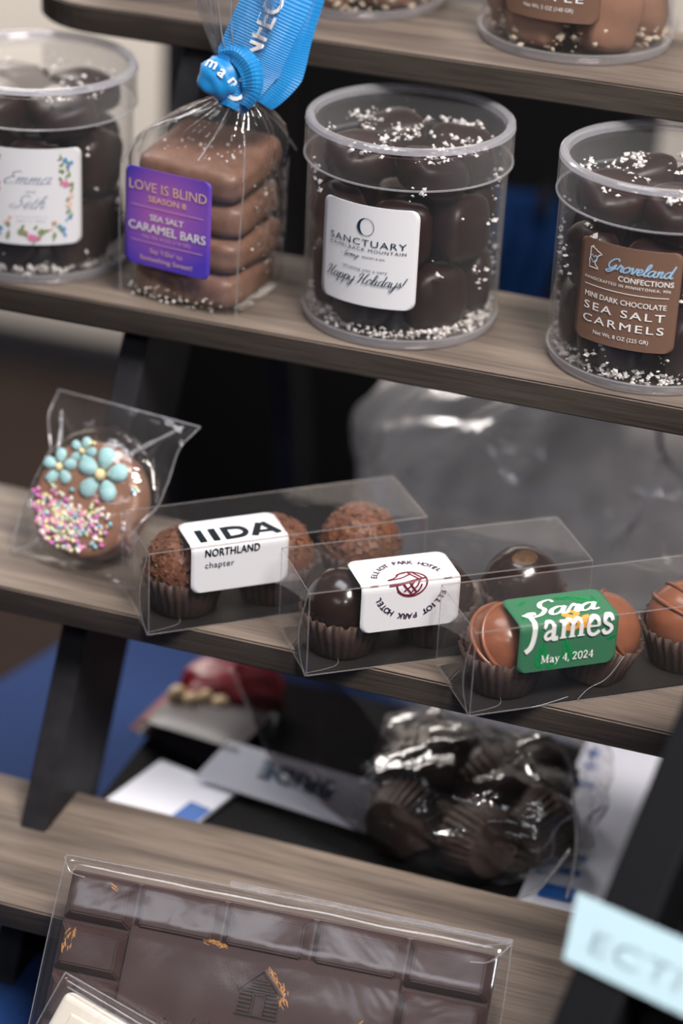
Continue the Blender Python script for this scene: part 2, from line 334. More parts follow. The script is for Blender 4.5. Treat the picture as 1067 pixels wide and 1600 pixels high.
SER = {
 'J': (1.0, [([(.55, 1.75), (.52, .9), (.48, .2), (.3, -.35), (0, -.6)], .32), ([(.1, 1.78), (1.0, 1.78)], .14)]),
 'a': (1.05, [([(.72, .85), (.72, .5), (.72, .12), (.8, .05), (1.02, .08)], .28), ([(.12, .72), (.3, .97), (.55, .98), (.74, .8)], .17), ([(.72, .58), (.35, .48), (.2, .25), (.35, .06), (.7, .18)], .19)]),
 'm': (1.75, [([(.3, .95), (.3, .05)], .27), ([(.87, .75), (.87, .05)], .27), ([(1.44, .75), (1.44, .05)], .27), ([(.3, .72), (.5, .95), (.75, .95), (.88, .72)], .17), ([(.87, .72), (1.07, .95), (1.32, .95), (1.45, .72)], .17),
            ([(.08, .05), (.52, .05)], .1), ([(.66, .05), (1.08, .05)], .1), ([(1.23, .05), (1.68, .05)], .1), ([(.06, .94), (.36, .94)], .11)]),
 'e': (.98, [([(.15, .52), (.85, .52)], .12), ([(.82, .5), (.75, .85), (.48, .98), (.2, .78), (.14, .45), (.25, .12), (.55, .0), (.88, .2)], .22)]),
 's': (.82, [([(.7, .72), (.6, .95), (.35, .97), (.18, .76), (.35, .58), (.6, .42), (.68, .22), (.5, .02), (.25, .03), (.1, .27)], .22)]),
 'M': (1.75, [([(.3, 1.55), (.3, .05)], .12), ([(1.4, 1.55), (1.4, .05)], .27), ([(.3, 1.55), (.82, .15)], .26), ([(1.4, 1.55), (.82, .15)], .12), ([(.05, .05), (.55, .05)], .1), ([(1.15, .05), (1.7, .05)], .1), ([(.08, 1.55), (.45, 1.55)], .1), ([(1.3, 1.55), (1.68, 1.55)], .1)]),
 'y': (1.0, [([(.2, .95), (.52, .05)], .26), ([(.85, .95), (.5, .0), (.3, -.4), (.1, -.45)], .14), ([(.02, .95), (.42, .95)], .1), ([(.65, .95), (1.0, .95)], .1)]),
 '4': (1.05, [([(.72, 1.5), (.72, .05)], .26), ([(.7, 1.45), (.12, .48)], .13), ([(.08, .46), (1.0, .46)], .15), ([(.5, .05), (.95, .05)], .1)]),
 '2': (1.05, [([(.15, 1.15), (.3, 1.45), (.6, 1.48), (.8, 1.15), (.6, .7), (.2, .15)], .22), ([(.1, .12), (.92, .12)], .24)]),
 '0': (1.1, [([(.55, 1.5), (.25, 1.25), (.18, .75), (.28, .25), (.55, .02), (.82, .25), (.92, .75), (.85, 1.25), (.55, 1.5)], .22)]),
 ',': (.4, [([(.2, .15), (.22, -.05), (.08, -.3)], .2)]), ' ': (.5, []),
 '&': (1.3, [([(1.15, .05), (.75, .35), (.3, 1.0), (.28, 1.4), (.5, 1.58), (.74, 1.35), (.6, 1.0), (.18, .62), (.12, .25), (.4, .0), (.8, .2), (1.02, .75)], .25), ([(.8, .8), (1.25, .8)], .12)]),
}
def script_bm(s, xh, width, shear=0.35, w0=0.16, w1=0.05, even=False):
    st = []; x = 0.0
    for ch in s:
        adv, strokes = CUR[ch]
        for pts in strokes:
            q = spline([(p[0] + x + shear * p[1], p[1], 0) for p in pts], 6)
            ws = []
            for i in range(len(q)):
                a = q[max(i - 1, 0)]; b = q[min(i + 1, len(q) - 1)]; d = b - a
                ws.append(w0 if even else w1 + (w0 - w1) * (abs(d.y) / (d.length + 1e-9)) * (1.0 if d.y < 0 else 0.35))
            st.append((q, ws))
        x += adv
    bm = stroke_bm(st); xs = [v.co.x for v in bm.verts]; kx = width / (max(xs) - min(xs)); mid = (max(xs) + min(xs)) / 2
    for v in bm.verts: v.co = Vector(((v.co.x - mid) * kx, v.co.y * xh, v.co.z))
    return bm
def serif_bm(s, xh, width):
    st = []; x = 0.0
    for ch in s:
        adv, strokes = SER[ch]
        for pts, w in strokes:
            q = [(p[0] + x, p[1], 0) for p in pts]
            st.append((spline(q, 6) if len(q) > 2 else [Vector(q[0]), Vector(q[1])], w))
        x += adv
    bm = stroke_bm(st); xs = [v.co.x for v in bm.verts]; kx = width / (max(xs) - min(xs)); mid = (max(xs) + min(xs)) / 2
    for v in bm.verts: v.co = Vector(((v.co.x - mid) * kx, v.co.y * xh, v.co.z))
    return bm
def line_bm(pts, w):
    if len(pts) == 2: a, b = Vector(pts[0]), Vector(pts[1]); pts = [a.lerp(b, k / 16) for k in range(17)]
    return stroke_bm([([Vector((p[0], p[1], 0)) for p in pts], w)])
def disc_bm(r, n=14, sx=1.0):
    bm = bmesh.new(); bm.faces.new([bm.verts.new((r * sx * math.cos(2 * PI * k / n), r * math.sin(2 * PI * k / n), 0)) for k in range(n)]); return bm
def arc_text(s, r, a_mid, size, spread, inward=False):
    """letters set round a circle"""
    out = bmesh.new(); n = len(s)
    for i, ch in enumerate(s):
        if ch == ' ': continue
        b = text_bm(ch, size, bold=0.02)
        t = (i - (n - 1) / 2) * spread
        a = a_mid - t
        M = Matrix.Translation((r * math.cos(a), r * math.sin(a), 0)) @ Matrix.Rotation(a - PI / 2, 4, 'Z') @ Matrix.Translation((0, -size / 2, 0))
        for v in b.verts: v.co = M @ v.co
        me = bpy.data.meshes.new('x'); b.to_mesh(me); b.free(); out.from_mesh(me); bpy.data.meshes.remove(me)
    return out
class Label:
    """a sticker: fn(u, v, lift) gives a point on its surface; prints are sub-parts"""
    def __init__(s, parent, w, h, r, mat, fn, cuts=(), label=None, lift=0.00025):
        s.fn = fn; s.cuts = cuts; s.lift = lift
        bm = bmesh.new(); rrect_grid(bm, w, h, r, 20, 20, lambda u, v: fn(u, v, lift))
        s.o = obj('label', bm, mat, parent, smooth=True)
        md = s.o.modifiers.new('thick', 'SOLIDIFY'); md.thickness = 0.00012; md.offset = -1
        if label: s.o['label'] = label
    def put(s, bm, u, v, mat, name='lettering', rot=0.0, lift=0.00030):
        M = Matrix.Translation((u, v, 0)) @ Matrix.Rotation(rot, 4, 'Z')
        for x in bm.verts: x.co = M @ x.co
        for c in s.cuts:
            bmesh.ops.bisect_plane(bm, geom=list(bm.verts) + list(bm.edges) + list(bm.faces), plane_co=(0, c, 0), plane_no=(0, 1, 0), dist=1e-7)
        for x in bm.verts: x.co = s.fn(x.co.x, x.co.y, s.lift + lift + x.co.z * 5e-7)
        return obj(name, bm, mat, s.o)
    def text(s, t, v, size, mat, width=None, u=0.0, **k):
        return s.put(text_bm(t, size, width, **k), u, v, mat)

# ================================================================== THE SETTING
def struct(name, bm, mat, loc=None, rot=None):
    o = obj(name, bm, mat, None, loc, rot); o['kind'] = 'structure'; return o
FLOOR = -0.74
bm = bmesh.new(); bbox(bm, -3.0, 2.6, -1.8, 2.05, FLOOR - 0.05, FLOOR); struct('floor', bm, 'carpet')
bm = bmesh.new(); bbox(bm, -3.0, 2.6, 1.95, 2.05, FLOOR, 2.2); struct('wall_back', bm, 'wall_paint')
bm = bmesh.new(); bbox(bm, -3.0, 2.6, 1.935, 1.95, FLOOR, FLOOR + 0.07, 0.004); struct('baseboard_back', bm, 'black_wood')

# ------------------------------------------------------------------ table with blue cloth (turned against the stand)
TA = math.radians(-15)
tb = thing('cloth_covered_table', 'blue cloth covered table beneath the wooden tiered stand', 'table', (0.30, 0.08, FLOOR), (0, 0, TA))
TW, TD, TH = 1.30, 0.76, -FLOOR
# left edge passes through W(-.461,.157,.) : solved below by shifting the root
p = Matrix.Rotation(-TA, 3, 'Z') @ (W(-0.455, 0.17, 0) - Vector((0.30, 0.08, 0)))
sx = p.x + TW / 2
pbk = Matrix.Rotation(-TA, 3, 'Z') @ (W(-0.36, 0.30, 0) - Vector((0.30, 0.08, 0)))
tb.location = Vector((0.30, 0.08, FLOOR)) + Matrix.Rotation(TA, 3, 'Z') @ Vector((sx, pbk.y - TD / 2, 0))
bm = bmesh.new(); bbox(bm, -TW / 2 + .004, TW / 2 - .004, -TD / 2 + .004, TD / 2 - .004, TH - 0.03, TH - 0.002, 0.003); obj('table_top', bm, 'table_metal', tb)
for sx_ in (-1, 1):
    for sy_ in (-1, 1):
        bm = bmesh.new(); tube(bm, [(sx_ * 0.52, sy_ * 0.34, 0), (sx_ * 0.52, sy_ * 0.34, TH - 0.03)], 0.016, 12); obj('leg', bm, 'table_metal', tb)
bm = bmesh.new(); loops = []
per = []
nseg = 60
for i in range(4 * nseg):
    s, t = divmod(i, nseg); t = t / nseg
    c = [(-1, -1), (1, -1), (1, 1), (-1, 1)]; a, b = c[s], c[(s + 1) % 4]
    per.append(((a[0] + (b[0] - a[0]) * t) * TW / 2, (a[1] + (b[1] - a[1]) * t) * TD / 2))
for k, (drop, amp) in enumerate([(0.0, 0), (0.004, 0.001), (0.05, 0.004), (0.2, 0.012), (0.45, 0.02), (0.70, 0.026)]):
    row = []
    for i, (x, y) in enumerate(per):
        l = math.hypot(x, y); w = amp * (1 + math.sin(i * 0.55) + 0.4 * math.sin(i * 1.27)) + (0.002 if k else 0)
        nx = (1 if x >= TW / 2 - 1e-6 else -1 if x <= -TW / 2 + 1e-6 else 0); ny = (1 if y >= TD / 2 - 1e-6 else -1 if y <= -TD / 2 + 1e-6 else 0)
        row.append(bm.verts.new((x + nx * w, y + ny * w, TH - drop)))
    loops.append(row)
bm.faces.new(loops[0])
for k in range(len(loops) - 1):
    for i in range(len(per)): bm.faces.new((loops[k][i], loops[k + 1][i], loops[k + 1][(i + 1) % len(per)], loops[k][(i + 1) % len(per)]))
obj('tablecloth', bm, 'cloth_blue', tb)

# ------------------------------------------------------------------ tiered wooden stand
TY, TZ, TT, TDEP = 0.067, 0.0962, 0.0113, 0.079
stand = thing('tiered_display_stand', 'grey brown stained wooden stand with four stepped shelves and slanting legs', 'display stand', W(-0.155, 0.05, -0.15))
def loc_s(x, y, z): return W(x, y, z) - stand.location
def shelf_bm(x0, x1, d, t, r):
    bm = bmesh.new(); pts = []
    for (cx, cy, a0) in ((x0 + r, r, PI), (x1 - r, r, 1.5 * PI), (x1 - .006, d - .006, 0), (x0 + .006, d - .006, PI / 2)):
        rr = r if cy == r else .006
        for k in range(13): a = a0 + PI / 2 * k / 12; pts.append((cx + rr * math.cos(a), cy + rr * math.sin(a)))
    f = bm.faces.new([bm.verts.new((x, y, -t)) for x, y in pts][::-1])
    g = bmesh.ops.extrude_face_region(bm, geom=[f]); vs = [e for e in g['geom'] if isinstance(e, bmesh.types.BMVert)]
    for v in vs: v.co.z = 0
    tops = [e for e in bm.edges if abs(e.verts[0].co.z) < 1e-9 and abs(e.verts[1].co.z) < 1e-9] + [e for e in bm.edges if abs(e.verts[0].co.z + t) < 1e-9 and abs(e.verts[1].co.z + t) < 1e-9]
    bmesh.ops.recalc_face_normals(bm, faces=bm.faces[:])
    bmesh.ops.bevel(bm, geom=tops, offset=0.0007, segments=2, affect='EDGES')
    return bm
for k, (x0, x1) in {2: (-0.437, 0.127), 1: (-0.458, 0.148), 0: (-0.458, 0.148), -1: (-0.458, 0.148)}.items():
    sh_ = obj('shelf', shelf_bm(x0 + .155, x1 + .155, TDEP, TT, 0.036), 'stained_wood', stand, loc_s(-0.155, k * TY, k * TZ), mats=['stained_wood', 'stained_edge'])
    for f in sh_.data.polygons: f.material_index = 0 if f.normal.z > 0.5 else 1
def slant(x0, x1, ya, za, yb, zb, dep):
    bm = bmesh.new()
    v = [bm.verts.new(loc_s(x, y, z)) for (x, y, z) in [(x0, ya, za), (x1, ya, za), (x1, ya + dep, za), (x0, ya + dep, za), (x0, yb, zb), (x1, yb, zb), (x1, yb + dep, zb), (x0, yb + dep, zb)]]
    for f in ((0, 1, 2, 3), (7, 6, 5, 4), (0, 4, 5, 1), (1, 5, 6, 2), (2, 6, 7, 3), (3, 7, 4, 0)): bm.faces.new([v[i] for i in f])
    bmesh.ops.recalc_face_normals(bm, faces=bm.faces[:])
    bmesh.ops.bevel(bm, geom=bm.edges[:], offset=0.0006, segments=1, affect='EDGES'); return bm
for (x0, x1) in ((-0.364, -0.353), (0.043, 0.054)):
    o = obj('leg', slant(x0, x1, 0.036 + .575 * -.15, -0.15, 0.036 + .575 * .18, 0.18, 0.058), 'black_wood', stand); o['label'] = 'black stained slanting front leg'
for (x0, x1) in ((-0.3525, -0.3415), (0.0315, 0.0425)):
    o = obj('rear_leg', slant(x0, x1, 0.255, -0.15, 0.180, 0.1811, 0.028), 'black_wood', stand)

# ------------------------------------------------------------------ dark things behind the stand
pn = thing('black_fabric_panel', 'tall black fabric display panel standing on the floor behind the table', 'panel', (-0.150, 0.50, FLOOR))
bm = bmesh.new(); bbox(bm, -0.112, 0.156, -0.012, 0.012, 0.03, 0.995, 0.004, 2); obj('fabric_board', bm, 'black_fabric', pn)
for x0, x1, z0, z1 in ((-0.118, -0.108, 0.02, 1.0), (0.152, 0.162, 0.02, 1.0), (-0.108, 0.152, 0.990, 1.0), (-0.108, 0.152, 0.02, 0.032)):
    bm = bmesh.new(); bbox(bm, x0, x1, -0.014, 0.014, z0, z1, 0.001); obj('frame_bar', bm, 'black_wood', pn)
for sx_ in (-0.1, 0.144):
    bm = bmesh.new(); bbox(bm, sx_ - 0.012, sx_ + 0.012, -0.15, 0.15, 0, 0.02, 0.002); obj('foot', bm, 'black_wood', pn)
bc = thing('blue_cloth', 'shade-darkened blue cloth hanging on the black panel behind the jars', 'cloth', W(-0.312, 0.480, 0.016))
bm = bmesh.new(); rows = []
for j in range(16):
    z = -0.11 * j / 15; rows.append([bm.verts.new((-0.03 + 0.06 * i / 40 + .004 * math.sin(j * .5), -.004 - .005 * (1 + math.sin(i * .75 + j * .08)) * min(1, j / 4), z)) for i in range(41)])
for j in range(15):
    for i in range(40): bm.faces.new((rows[j][i], rows[j][i + 1], rows[j + 1][i + 1], rows[j + 1][i]))
co_ = obj('sheet', bm, 'cloth_blue_shaded', bc, smooth=True); md = co_.modifiers.new('thick', 'SOLIDIFY'); md.thickness = .0015
for x_ in (-.024, .024):
    bm = bmesh.new(); bbox(bm, x_ - .003, x_ + .003, -.016, -.002, -.008, .006, .001); obj('clip', bm, 'table_metal', bc)

# ================================================================== JARS
JR, LR, JH, LH = 0.0385, 0.0400, 0.0806, 0.0161
def jar_meshes():
    M = {}
    bm = bmesh.new()
    lathe(bm, [(0.0345, 0.0018), (0.0360, 0.0000), (0.0375, 0.0003), (JR, 0.0022), (JR, JH - 0.004), (JR - .0011, JH - 0.004), (JR - .0011, 0.0042), (0.034, 0.0030)], 96, closed=True)
    bm2 = bmesh.new(); M['body'] = bm; bm2.free()
    bm = bmesh.new(); lathe(bm, [(0, 0.0018), (0.0345, 0.0018)], 96); M['base'] = bm
    bm = bmesh.new(); lathe(bm, [(0.0348, 0.0008), (0.0360, 0.0000), (0.0376, 0.0004), (JR + .0001, 0.0022), (JR + .0001, 0.0040), (JR - .0008, 0.0042), (JR - .0015, .0022)], 96, closed=True); M['foot'] = bm
    z = JH
    bm = bmesh.new(); lathe(bm, [(LR - .0009, z - LH), (LR, z - LH), (LR, z - .0016), (LR - .0009, z - .0016)], 96, closed=True); M['skirt'] = bm
    bm = bmesh.new(); lathe(bm, [(LR + .0001, z - .0022), (LR - .0002, z - .0006), (LR - .0010, z), (LR - .0026, z), (LR - .0034, z - .0006), (LR - .0037, z - .0030), (LR - .0030, z - .0030), (LR - .0018, z - .0013), (LR - .0012, z - .0024)], 96, closed=True); M['rim'] = bm
    bm = bmesh.new(); lathe(bm, [(0, z - .0028), (LR - .0034, z - .0028)], 96); M['panel'] = bm
    bm = bmesh.new(); lathe(bm, [(LR + .0002, z - LH), (LR + .0002, z - LH + .0005), (LR - .0007, z - LH + .0005), (LR - .0007, z - LH)], 96, closed=True); M['lip'] = bm
    return M
def cyl_fn(ang, z0, R=JR):
    def fn(u, v, lift): a = ang + u / (R + lift); r = R + lift; return Vector((r * math.cos(a), r * math.sin(a), z0 + v))
    return fn
_jar0 = None
def jar(x, y, tier, label):
    global _jar0
    root = thing('clear_plastic_jar', label, 'jar', W(x, y, tier * TZ + 0.0002), group='clear plastic jars of chocolates')
    if _jar0 is None:
        M = jar_meshes()
        b = obj('body', M['body'], 'jar_plastic', root, smooth=True, sharp=.6); obj('base_disc', M['base'], 'jar_plastic', b); obj('foot_ring', M['foot'], 'jar_rim', b, smooth=True, sharp=.6)
        l = obj('lid', M['skirt'], 'jar_plastic', root, smooth=True, sharp=.6); obj('rim', M['rim'], 'jar_rim', l, smooth=True, sharp=.6); obj('top_panel', M['panel'], 'jar_plastic', l); obj('lip', M['lip'], 'jar_rim', l)
        _jar0 = (b, l)
    else:
        for o in _jar0: copy_tree(o, root)
    return root
# bonbon (rounded square chocolate with a domed top), shared mesh
def bonbon_mesh(name, mat, sx, sy, sz, e=3.4, lump=0.0, seed=0):
    bm = bmesh.new(); bmesh.ops.create_cube(bm, size=2.0); bmesh.ops.subdivide_edges(bm, edges=bm.edges[:], cuts=5, use_grid_fill=True)
    for v in bm.verts:
        p = v.co; q = (abs(p.x) ** e + abs(p.y) ** e + abs(p.z) ** e) ** (1 / e); p = p / q
        k = 1 + lump * noise.noise(p * 1.6 + Vector((seed, 0, 0)))
        v.co = Vector((p.x * sx * k, p.y * sy * k, p.z * sz * k))
    me = bpy.data.meshes.new(name); bm.to_mesh(me); bm.free(); me.materials.append(MATS[mat])
    for f in me.polygons: f.use_smooth = True
    return me
BON = [bonbon_mesh('bonbon', 'dark_chocolate', .0128, .0125, .0080, 3.2, .10, s) for s in range(4)]
TOF = [bonbon_mesh('toffee', 'milk_chocolate', .0150, .0120, .0085, 3.0, .22, s + 9) for s in range(3)]
def place(me, name, mat4, label, cat, group):
    o = bpy.data.objects.new(name, me); C.objects.link(o); o.matrix_world = mat4; tag(o, label, cat, group); return o
def bits(name, n, fn, mat, size, label, cat, root_loc, seed=1, parent=None):
    """countless little flakes joined as stuff"""
    rnd = random.Random(seed); vs, fs = [], []
    for _ in range(n):
        p = fn(rnd)
        if p is None: continue
        s = rnd.uniform(size[0], size[1]); M = Matrix.Rotation(rnd.uniform(0, 6.28), 3, 'X') @ Matrix.Rotation(rnd.uniform(0, 6.28), 3, 'Z')
        b = len(vs)
        for q in ((1, 0, 0), (-1, .2, 0), (0, 1, .2), (.1, -1, 0), (0, 0, .6), (.2, 0, -.6)): vs.append(Vector(p) + (M @ Vector(q)) * s * rnd.uniform(.6, 1.2))
        for f in ((0, 2, 4), (2, 1, 4), (1, 3, 4), (3, 0, 4), (2, 0, 5), (1, 2, 5), (3, 1, 5), (0, 3, 5)): fs.append(tuple(b + i for i in f))
    me = bpy.data.meshes.new(name); me.from_pydata([tuple(v) for v in vs], [], fs); me.materials.append(MATS[mat])
    o = bpy.data.objects.new(name, me); link(o, parent)
    if parent is None: o.location = root_loc; tag(o, label, cat, kind='stuff')
    else: o['kind'] = 'stuff'
    return o
def fill_jar(x, y, tier, where, seed, salt=260, toffee=False):
    rnd = random.Random(seed); base = W(x, y, tier * TZ + 0.0002)
    meshes = TOF if toffee else BON
    lab = ('toffee piece inside ' if toffee else 'dark chocolate caramel inside ') + where
    nm = 'toffee_piece' if toffee else 'chocolate_caramel'; cat = 'toffee' if toffee else 'chocolate'; grp = cat + ' pieces inside ' + where
    a0 = rnd.uniform(0, 1)
    for layer in range(2):
        for k in range(6):
            a = a0 + layer * 0.5 + k * PI / 3 + rnd.uniform(-.06, .06)
            r = 0.0274 - rnd.uniform(0, .0012)
            M = Matrix.Translation(base + Vector((r * math.cos(a), r * math.sin(a), 0.0166 + layer * 0.0258 + rnd.uniform(0, .001)))) @ Matrix.Rotation(a, 4, 'Z') @ Matrix.Rotation(PI / 2 + rnd.uniform(-.10, .10), 4, 'Y') @ Matrix.Rotation(rnd.uniform(-.15, .15), 4, 'Z')
            place(meshes[rnd.randrange(len(meshes))], nm, M, ('lowest' if layer == 0 else 'middle') + ' layer ' + lab, cat, grp)
    for k in range(3):
        M = Matrix.Translation(base + Vector((0, 0, 0.0115 + k * 0.0168))) @ Matrix.Rotation(rnd.uniform(0, 3), 4, 'Z')
        place(meshes[k % len(meshes)], nm, M, 'centre ' + lab, cat, grp)
    for k in range(4):
        a = a0 + 0.4 + k * PI / 2 + rnd.uniform(-.12, .12)
        M = Matrix.Translation(base + Vector((0.0205 * math.cos(a), 0.0205 * math.sin(a), 0.0640 + rnd.uniform(0, .002)))) @ Matrix.Rotation(a, 4, 'Z') @ Matrix.Rotation(rnd.uniform(.05, .30), 4, 'Y') @ Matrix.Rotation(rnd.uniform(-.3, .3), 4, 'X')
        place(meshes[rnd.randrange(len(meshes))], nm, M, 'top layer ' + lab, cat, grp)
    if salt:
        def pos(r):
            for _ in range(60):
                t = r.random()
                if t < .30: a = r.uniform(0, 2 * PI); rr = r.uniform(.030, .0362); z = .0036 + r.random() ** 2 * .003
                elif t < .78: a = r.uniform(0, 2 * PI); rr = .0366; z = r.uniform(.005, .066)
                else: a = r.uniform(0, 2 * PI); rr = math.sqrt(r.random()) * .032; z = .0728 + r.uniform(-.001, .001)
                q = Vector((rr * math.cos(a), rr * math.sin(a), z))
                nz = noise.noise(Vector((q.x * 85, q.y * 85, q.z * 60)) + Vector((seed * 3.7, 0, 0)))
                if t < .30 or nz > (.22 if t < .78 else .05): return q
            return None
        bits('salt_flakes', salt, pos, 'salt', (.0003, .0015), 'white salt flakes scattered inside ' + where, 'salt', base, seed)
    return base

J1 = jar(-0.2576, 0.1078, 1, 'clear round jar of dark chocolates with a white resort holiday label')
fill_jar(-0.2576, 0.1078, 1, 'the jar with the white resort label', 3, 1100)
lb = Label(J1, .0405, .0400, .0035, 'label_white', cyl_fn(math.radians(-94.6), .0368), label='white square holiday greeting label')
ring = []
for k in range(49):
    a = 2 * PI * k / 48 + PI; ring.append((.0031 * math.cos(a), .0034 * math.sin(a)))
ws = [.00022 + .00105 * max(0, -math.cos(2 * PI * k / 48 + PI)) ** 2 for k in range(49)]
lb.put(stroke_bm([([Vector((p[0], p[1], 0)) for p in ring], ws)]), 0.0, .0117, 'ink_navy', 'emblem')
lb.text('SANCTUARY', .0042, .0027, 'ink_navy', .0318, spacing=1.15); lb.text('CAMELBACK MOUNTAIN', .0021, .0013, 'ink_navy', .0318, spacing=1.2)
lb.put(script_bm("Gurneys", .0009, .0065, .3, .22, .12), -.0055, -.0008, 'ink_navy'); lb.text('a', -.0006, .0008, 'ink_navy', u=-.0100); lb.text('RESORT & SPA', -.0006, .0008, 'ink_navy', .009, u=.0035)
lb.text('Wishing you a very', -.0058, .0013, 'ink_grey', .0185)
lb.put(script_bm('Happy Holidays!', .0021, .0345, .42, .20, .07), 0, -.0107, 'ink_navy')

J2 = jar(-0.1583, 0.1085, 1, 'clear round jar with a brown sea salt caramel label, right end of shelf')
fill_jar(-0.1583, 0.1085, 1, 'the jar with the brown sea salt label', 8, 1100)
lb = Label(J2, .0405, .0395, .0030, 'label_brown', cyl_fn(math.radians(-95.0), .0372), label='brown label with white state outline')
mn = [(-.2, 1), (-.05, 1), (-.03, 1.12), (.03, 1.1), (.08, .98), (.3, .9), (.42, .8), (.6, .75), (.85, .62), (.6, .5), (.42, .3), (.4, .05), (.28, -.1), (.3, -.3), (.55, -.5), (.62, -.6), (-.22, -.6), (-.22, -.15), (-.28, -.02), (-.2, .12), (-.2, 1)]
lb.put(line_bm([(p[0] * .0048, p[1] * .0048) for p in mn], .00042), -.0142, .0118, 'ink_white', 'emblem')
ht = [(0, -.55), (-.45, -.05), (-.5, .25), (-.25, .42), (0, .15), (.25, .42), (.5, .25), (.45, -.05), (0, -.55)]
lb.put(line_bm([(p[0] * .0030, p[1] * .0030) for p in ht], .00040), -.0136, .0125, 'ink_blue', 'emblem')
lb.put(script_bm('Groveland', .00235, .0265, .35, .20, .15, even=True), .0050, .0102, 'ink_blue')
lb.text('CONFECTIONS', .0066, .0021, 'ink_white', .0205, u=.0075, bold=.012)
lb.text('HANDCRAFTED IN MINNETONKA, MN', .0044, .00115, 'ink_white', .0335, spacing=1.25, bold=.008)
lb.put(line_bm([(-.0165, .0022), (.0165, .0022)], .0003), 0, 0, 'ink_white', 'rule_line')
lb.text('MINI DARK CHOCOLATE', -.0024, .0021, 'ink_white', .0320, bold=.010)
lb.text('SEA SALT', -.0072, .0031, 'ink_white', .0318, spacing=1.25, bold=.010); lb.text('CARMELS', -.0122, .0031, 'ink_white', .0318, spacing=1.25, bold=.010)
lb.text('Net Wt. 8 OZ (225 GR)', -.0163, .0016, 'ink_white', .0215, bold=.004)

J3 = jar(-0.4126, 0.1060, 1, 'clear round jar with a white floral wedding label, left end of shelf')
fill_jar(-0.4126, 0.1060, 1, 'the jar with the floral wedding label', 12, 500)
lb = Label(J3, .0405, .0395, .0028, 'label_white', cyl_fn(math.radians(-68.5), .0370), label='white label with a printed flower border')
lb.put(script_bm('Emma', .0026, .0190, .5, .13, .05), -.001, .0058, 'ink_soft'); lb.text('and', .0022, .0011, 'ink_soft', .004, shear=.3)
lb.put(script_bm('Seth', .0026, .0150, .5, .13, .05), -.001, -.0042, 'ink_soft'); lb.text('MAY 4, 2024', -.0100, .0010, 'ink_faint', .0110, spacing=1.2)
lb.put(line_bm([(-.007, -.0078), (.007, -.0078)], .00012), 0, 0, 'ink_faint', 'rule_line')
rnd = random.Random(4)
for (u, v, m, s) in [(.0135, .0150, 'flower_blue', .0011), (.0160, .0138, 'flower_blue', .0009), (.0147, .0118, 'flower_blue', .0007), (.0118, .0160, 'flower_leaf', .0007), (.0125, .0105, 'flower_leaf', .0009), (.0150, .0088, 'flower_leaf', .0008), (.0138, .0052, 'flower_pink', .0014), (.0162, .0050, 'flower_leaf', .0009), (.0160, .0000, 'flower_peach', .0010), (.0145, -.0010, 'flower_leaf', .0006), (.0155, -.0032, 'flower_peach', .0009), (.0145, -.0062, 'flower_leaf', .0007), (.0155, -.0085, 'flower_blue', .0010), (.0125, -.0135, 'flower_blue', .0013), (.0092, -.0105, 'flower_peach', .0013), (.0090, -.0160, 'flower_leaf', .0009), (.0040, -.0142, 'flower_leaf', .0015), (-.0040, -.0142, 'flower_leaf', .0015), (.0000, -.0165, 'flower_pink', .0016), (.0022, -.0172, 'flower_pink', .0009), (-.0095, -.0105, 'flower_peach', .0013), (-.0092, -.0158, 'flower_leaf', .0009), (-.0150, .0140, 'flower_blue', .001), (-.0128, .0152, 'flower_leaf', .0008), (-.0150, .0050, 'flower_pink', .0013), (-.0155, -.0080, 'flower_blue', .001), (-.0125, -.0135, 'flower_blue', .0012)]:
    lb.put(disc_bm(s, 7), u, v, m, 'printed_flower')
    for k in range(3): lb.put(disc_bm(s * .45, 6, 1.7), u + rnd.uniform(-1.8, 1.8) * s, v + rnd.uniform(-1.8, 1.8) * s, rnd.choice([m, 'flower_leaf']), 'printed_flower', rot=rnd.uniform(0, 3), lift=.00040)

J4 = jar(-0.2150, 0.1850, 2, 'clear round jar of toffee with a brown label on the topmost shelf')
fill_jar(-0.2150, 0.1850, 2, 'the toffee jar on the topmost shelf', 21, 0, True)
def crumbpos(r):
    a = r.uniform(0, 2 * PI); rr = .0362 * math.sqrt(r.uniform(.2, 1)); return Vector((rr * math.cos(a), rr * math.sin(a), .0035 + abs(r.gauss(0, 1)) * .0042 * (1 + .8 * noise.noise(Vector((rr * math.cos(a) * 60, rr * math.sin(a) * 60, 3))))))
for (xx, yy, wh, sd) in ((-0.2150, 0.1850, 'the toffee jar on the topmost shelf', 5), (-0.3127, 0.1990, 'the jar beside the blue ribbon on the topmost shelf', 6)):
    bits('toffee_crumbs', 420, crumbpos, 'crumb', (.0006, .0022), 'pale toffee crumbs lying at the bottom of ' + wh, 'crumbs', W(xx, yy, 2 * TZ + .0002), sd)
lb = Label(J4, .0405, .0400, .0030, 'label_brown', cyl_fn(math.radians(-94), .0365), label='brown toffee label')
lb.text('TOFFEE', -.0135 + .0015, .0034, 'ink_white', .0270, spacing=1.2, bold=.012); lb.text('Net Wt. 5 OZ (140 GR)', -.0158, .0016, 'ink_white', .0200)
J5 = jar(-0.3127, 0.1990, 2, 'clear round jar of crumbly toffee beside the blue ribbon on the topmost shelf')
fill_jar(-0.3127, 0.1990, 2, 'the jar beside the blue ribbon on the topmost shelf', 25, 0, True)
jar(-0.3945, 0.1880, 2, 'clear jar of dark chocolates at the left end of the topmost shelf')
fill_jar(-0.3945, 0.1880, 2, 'the jar at the left end of the topmost shelf', 31, 120)

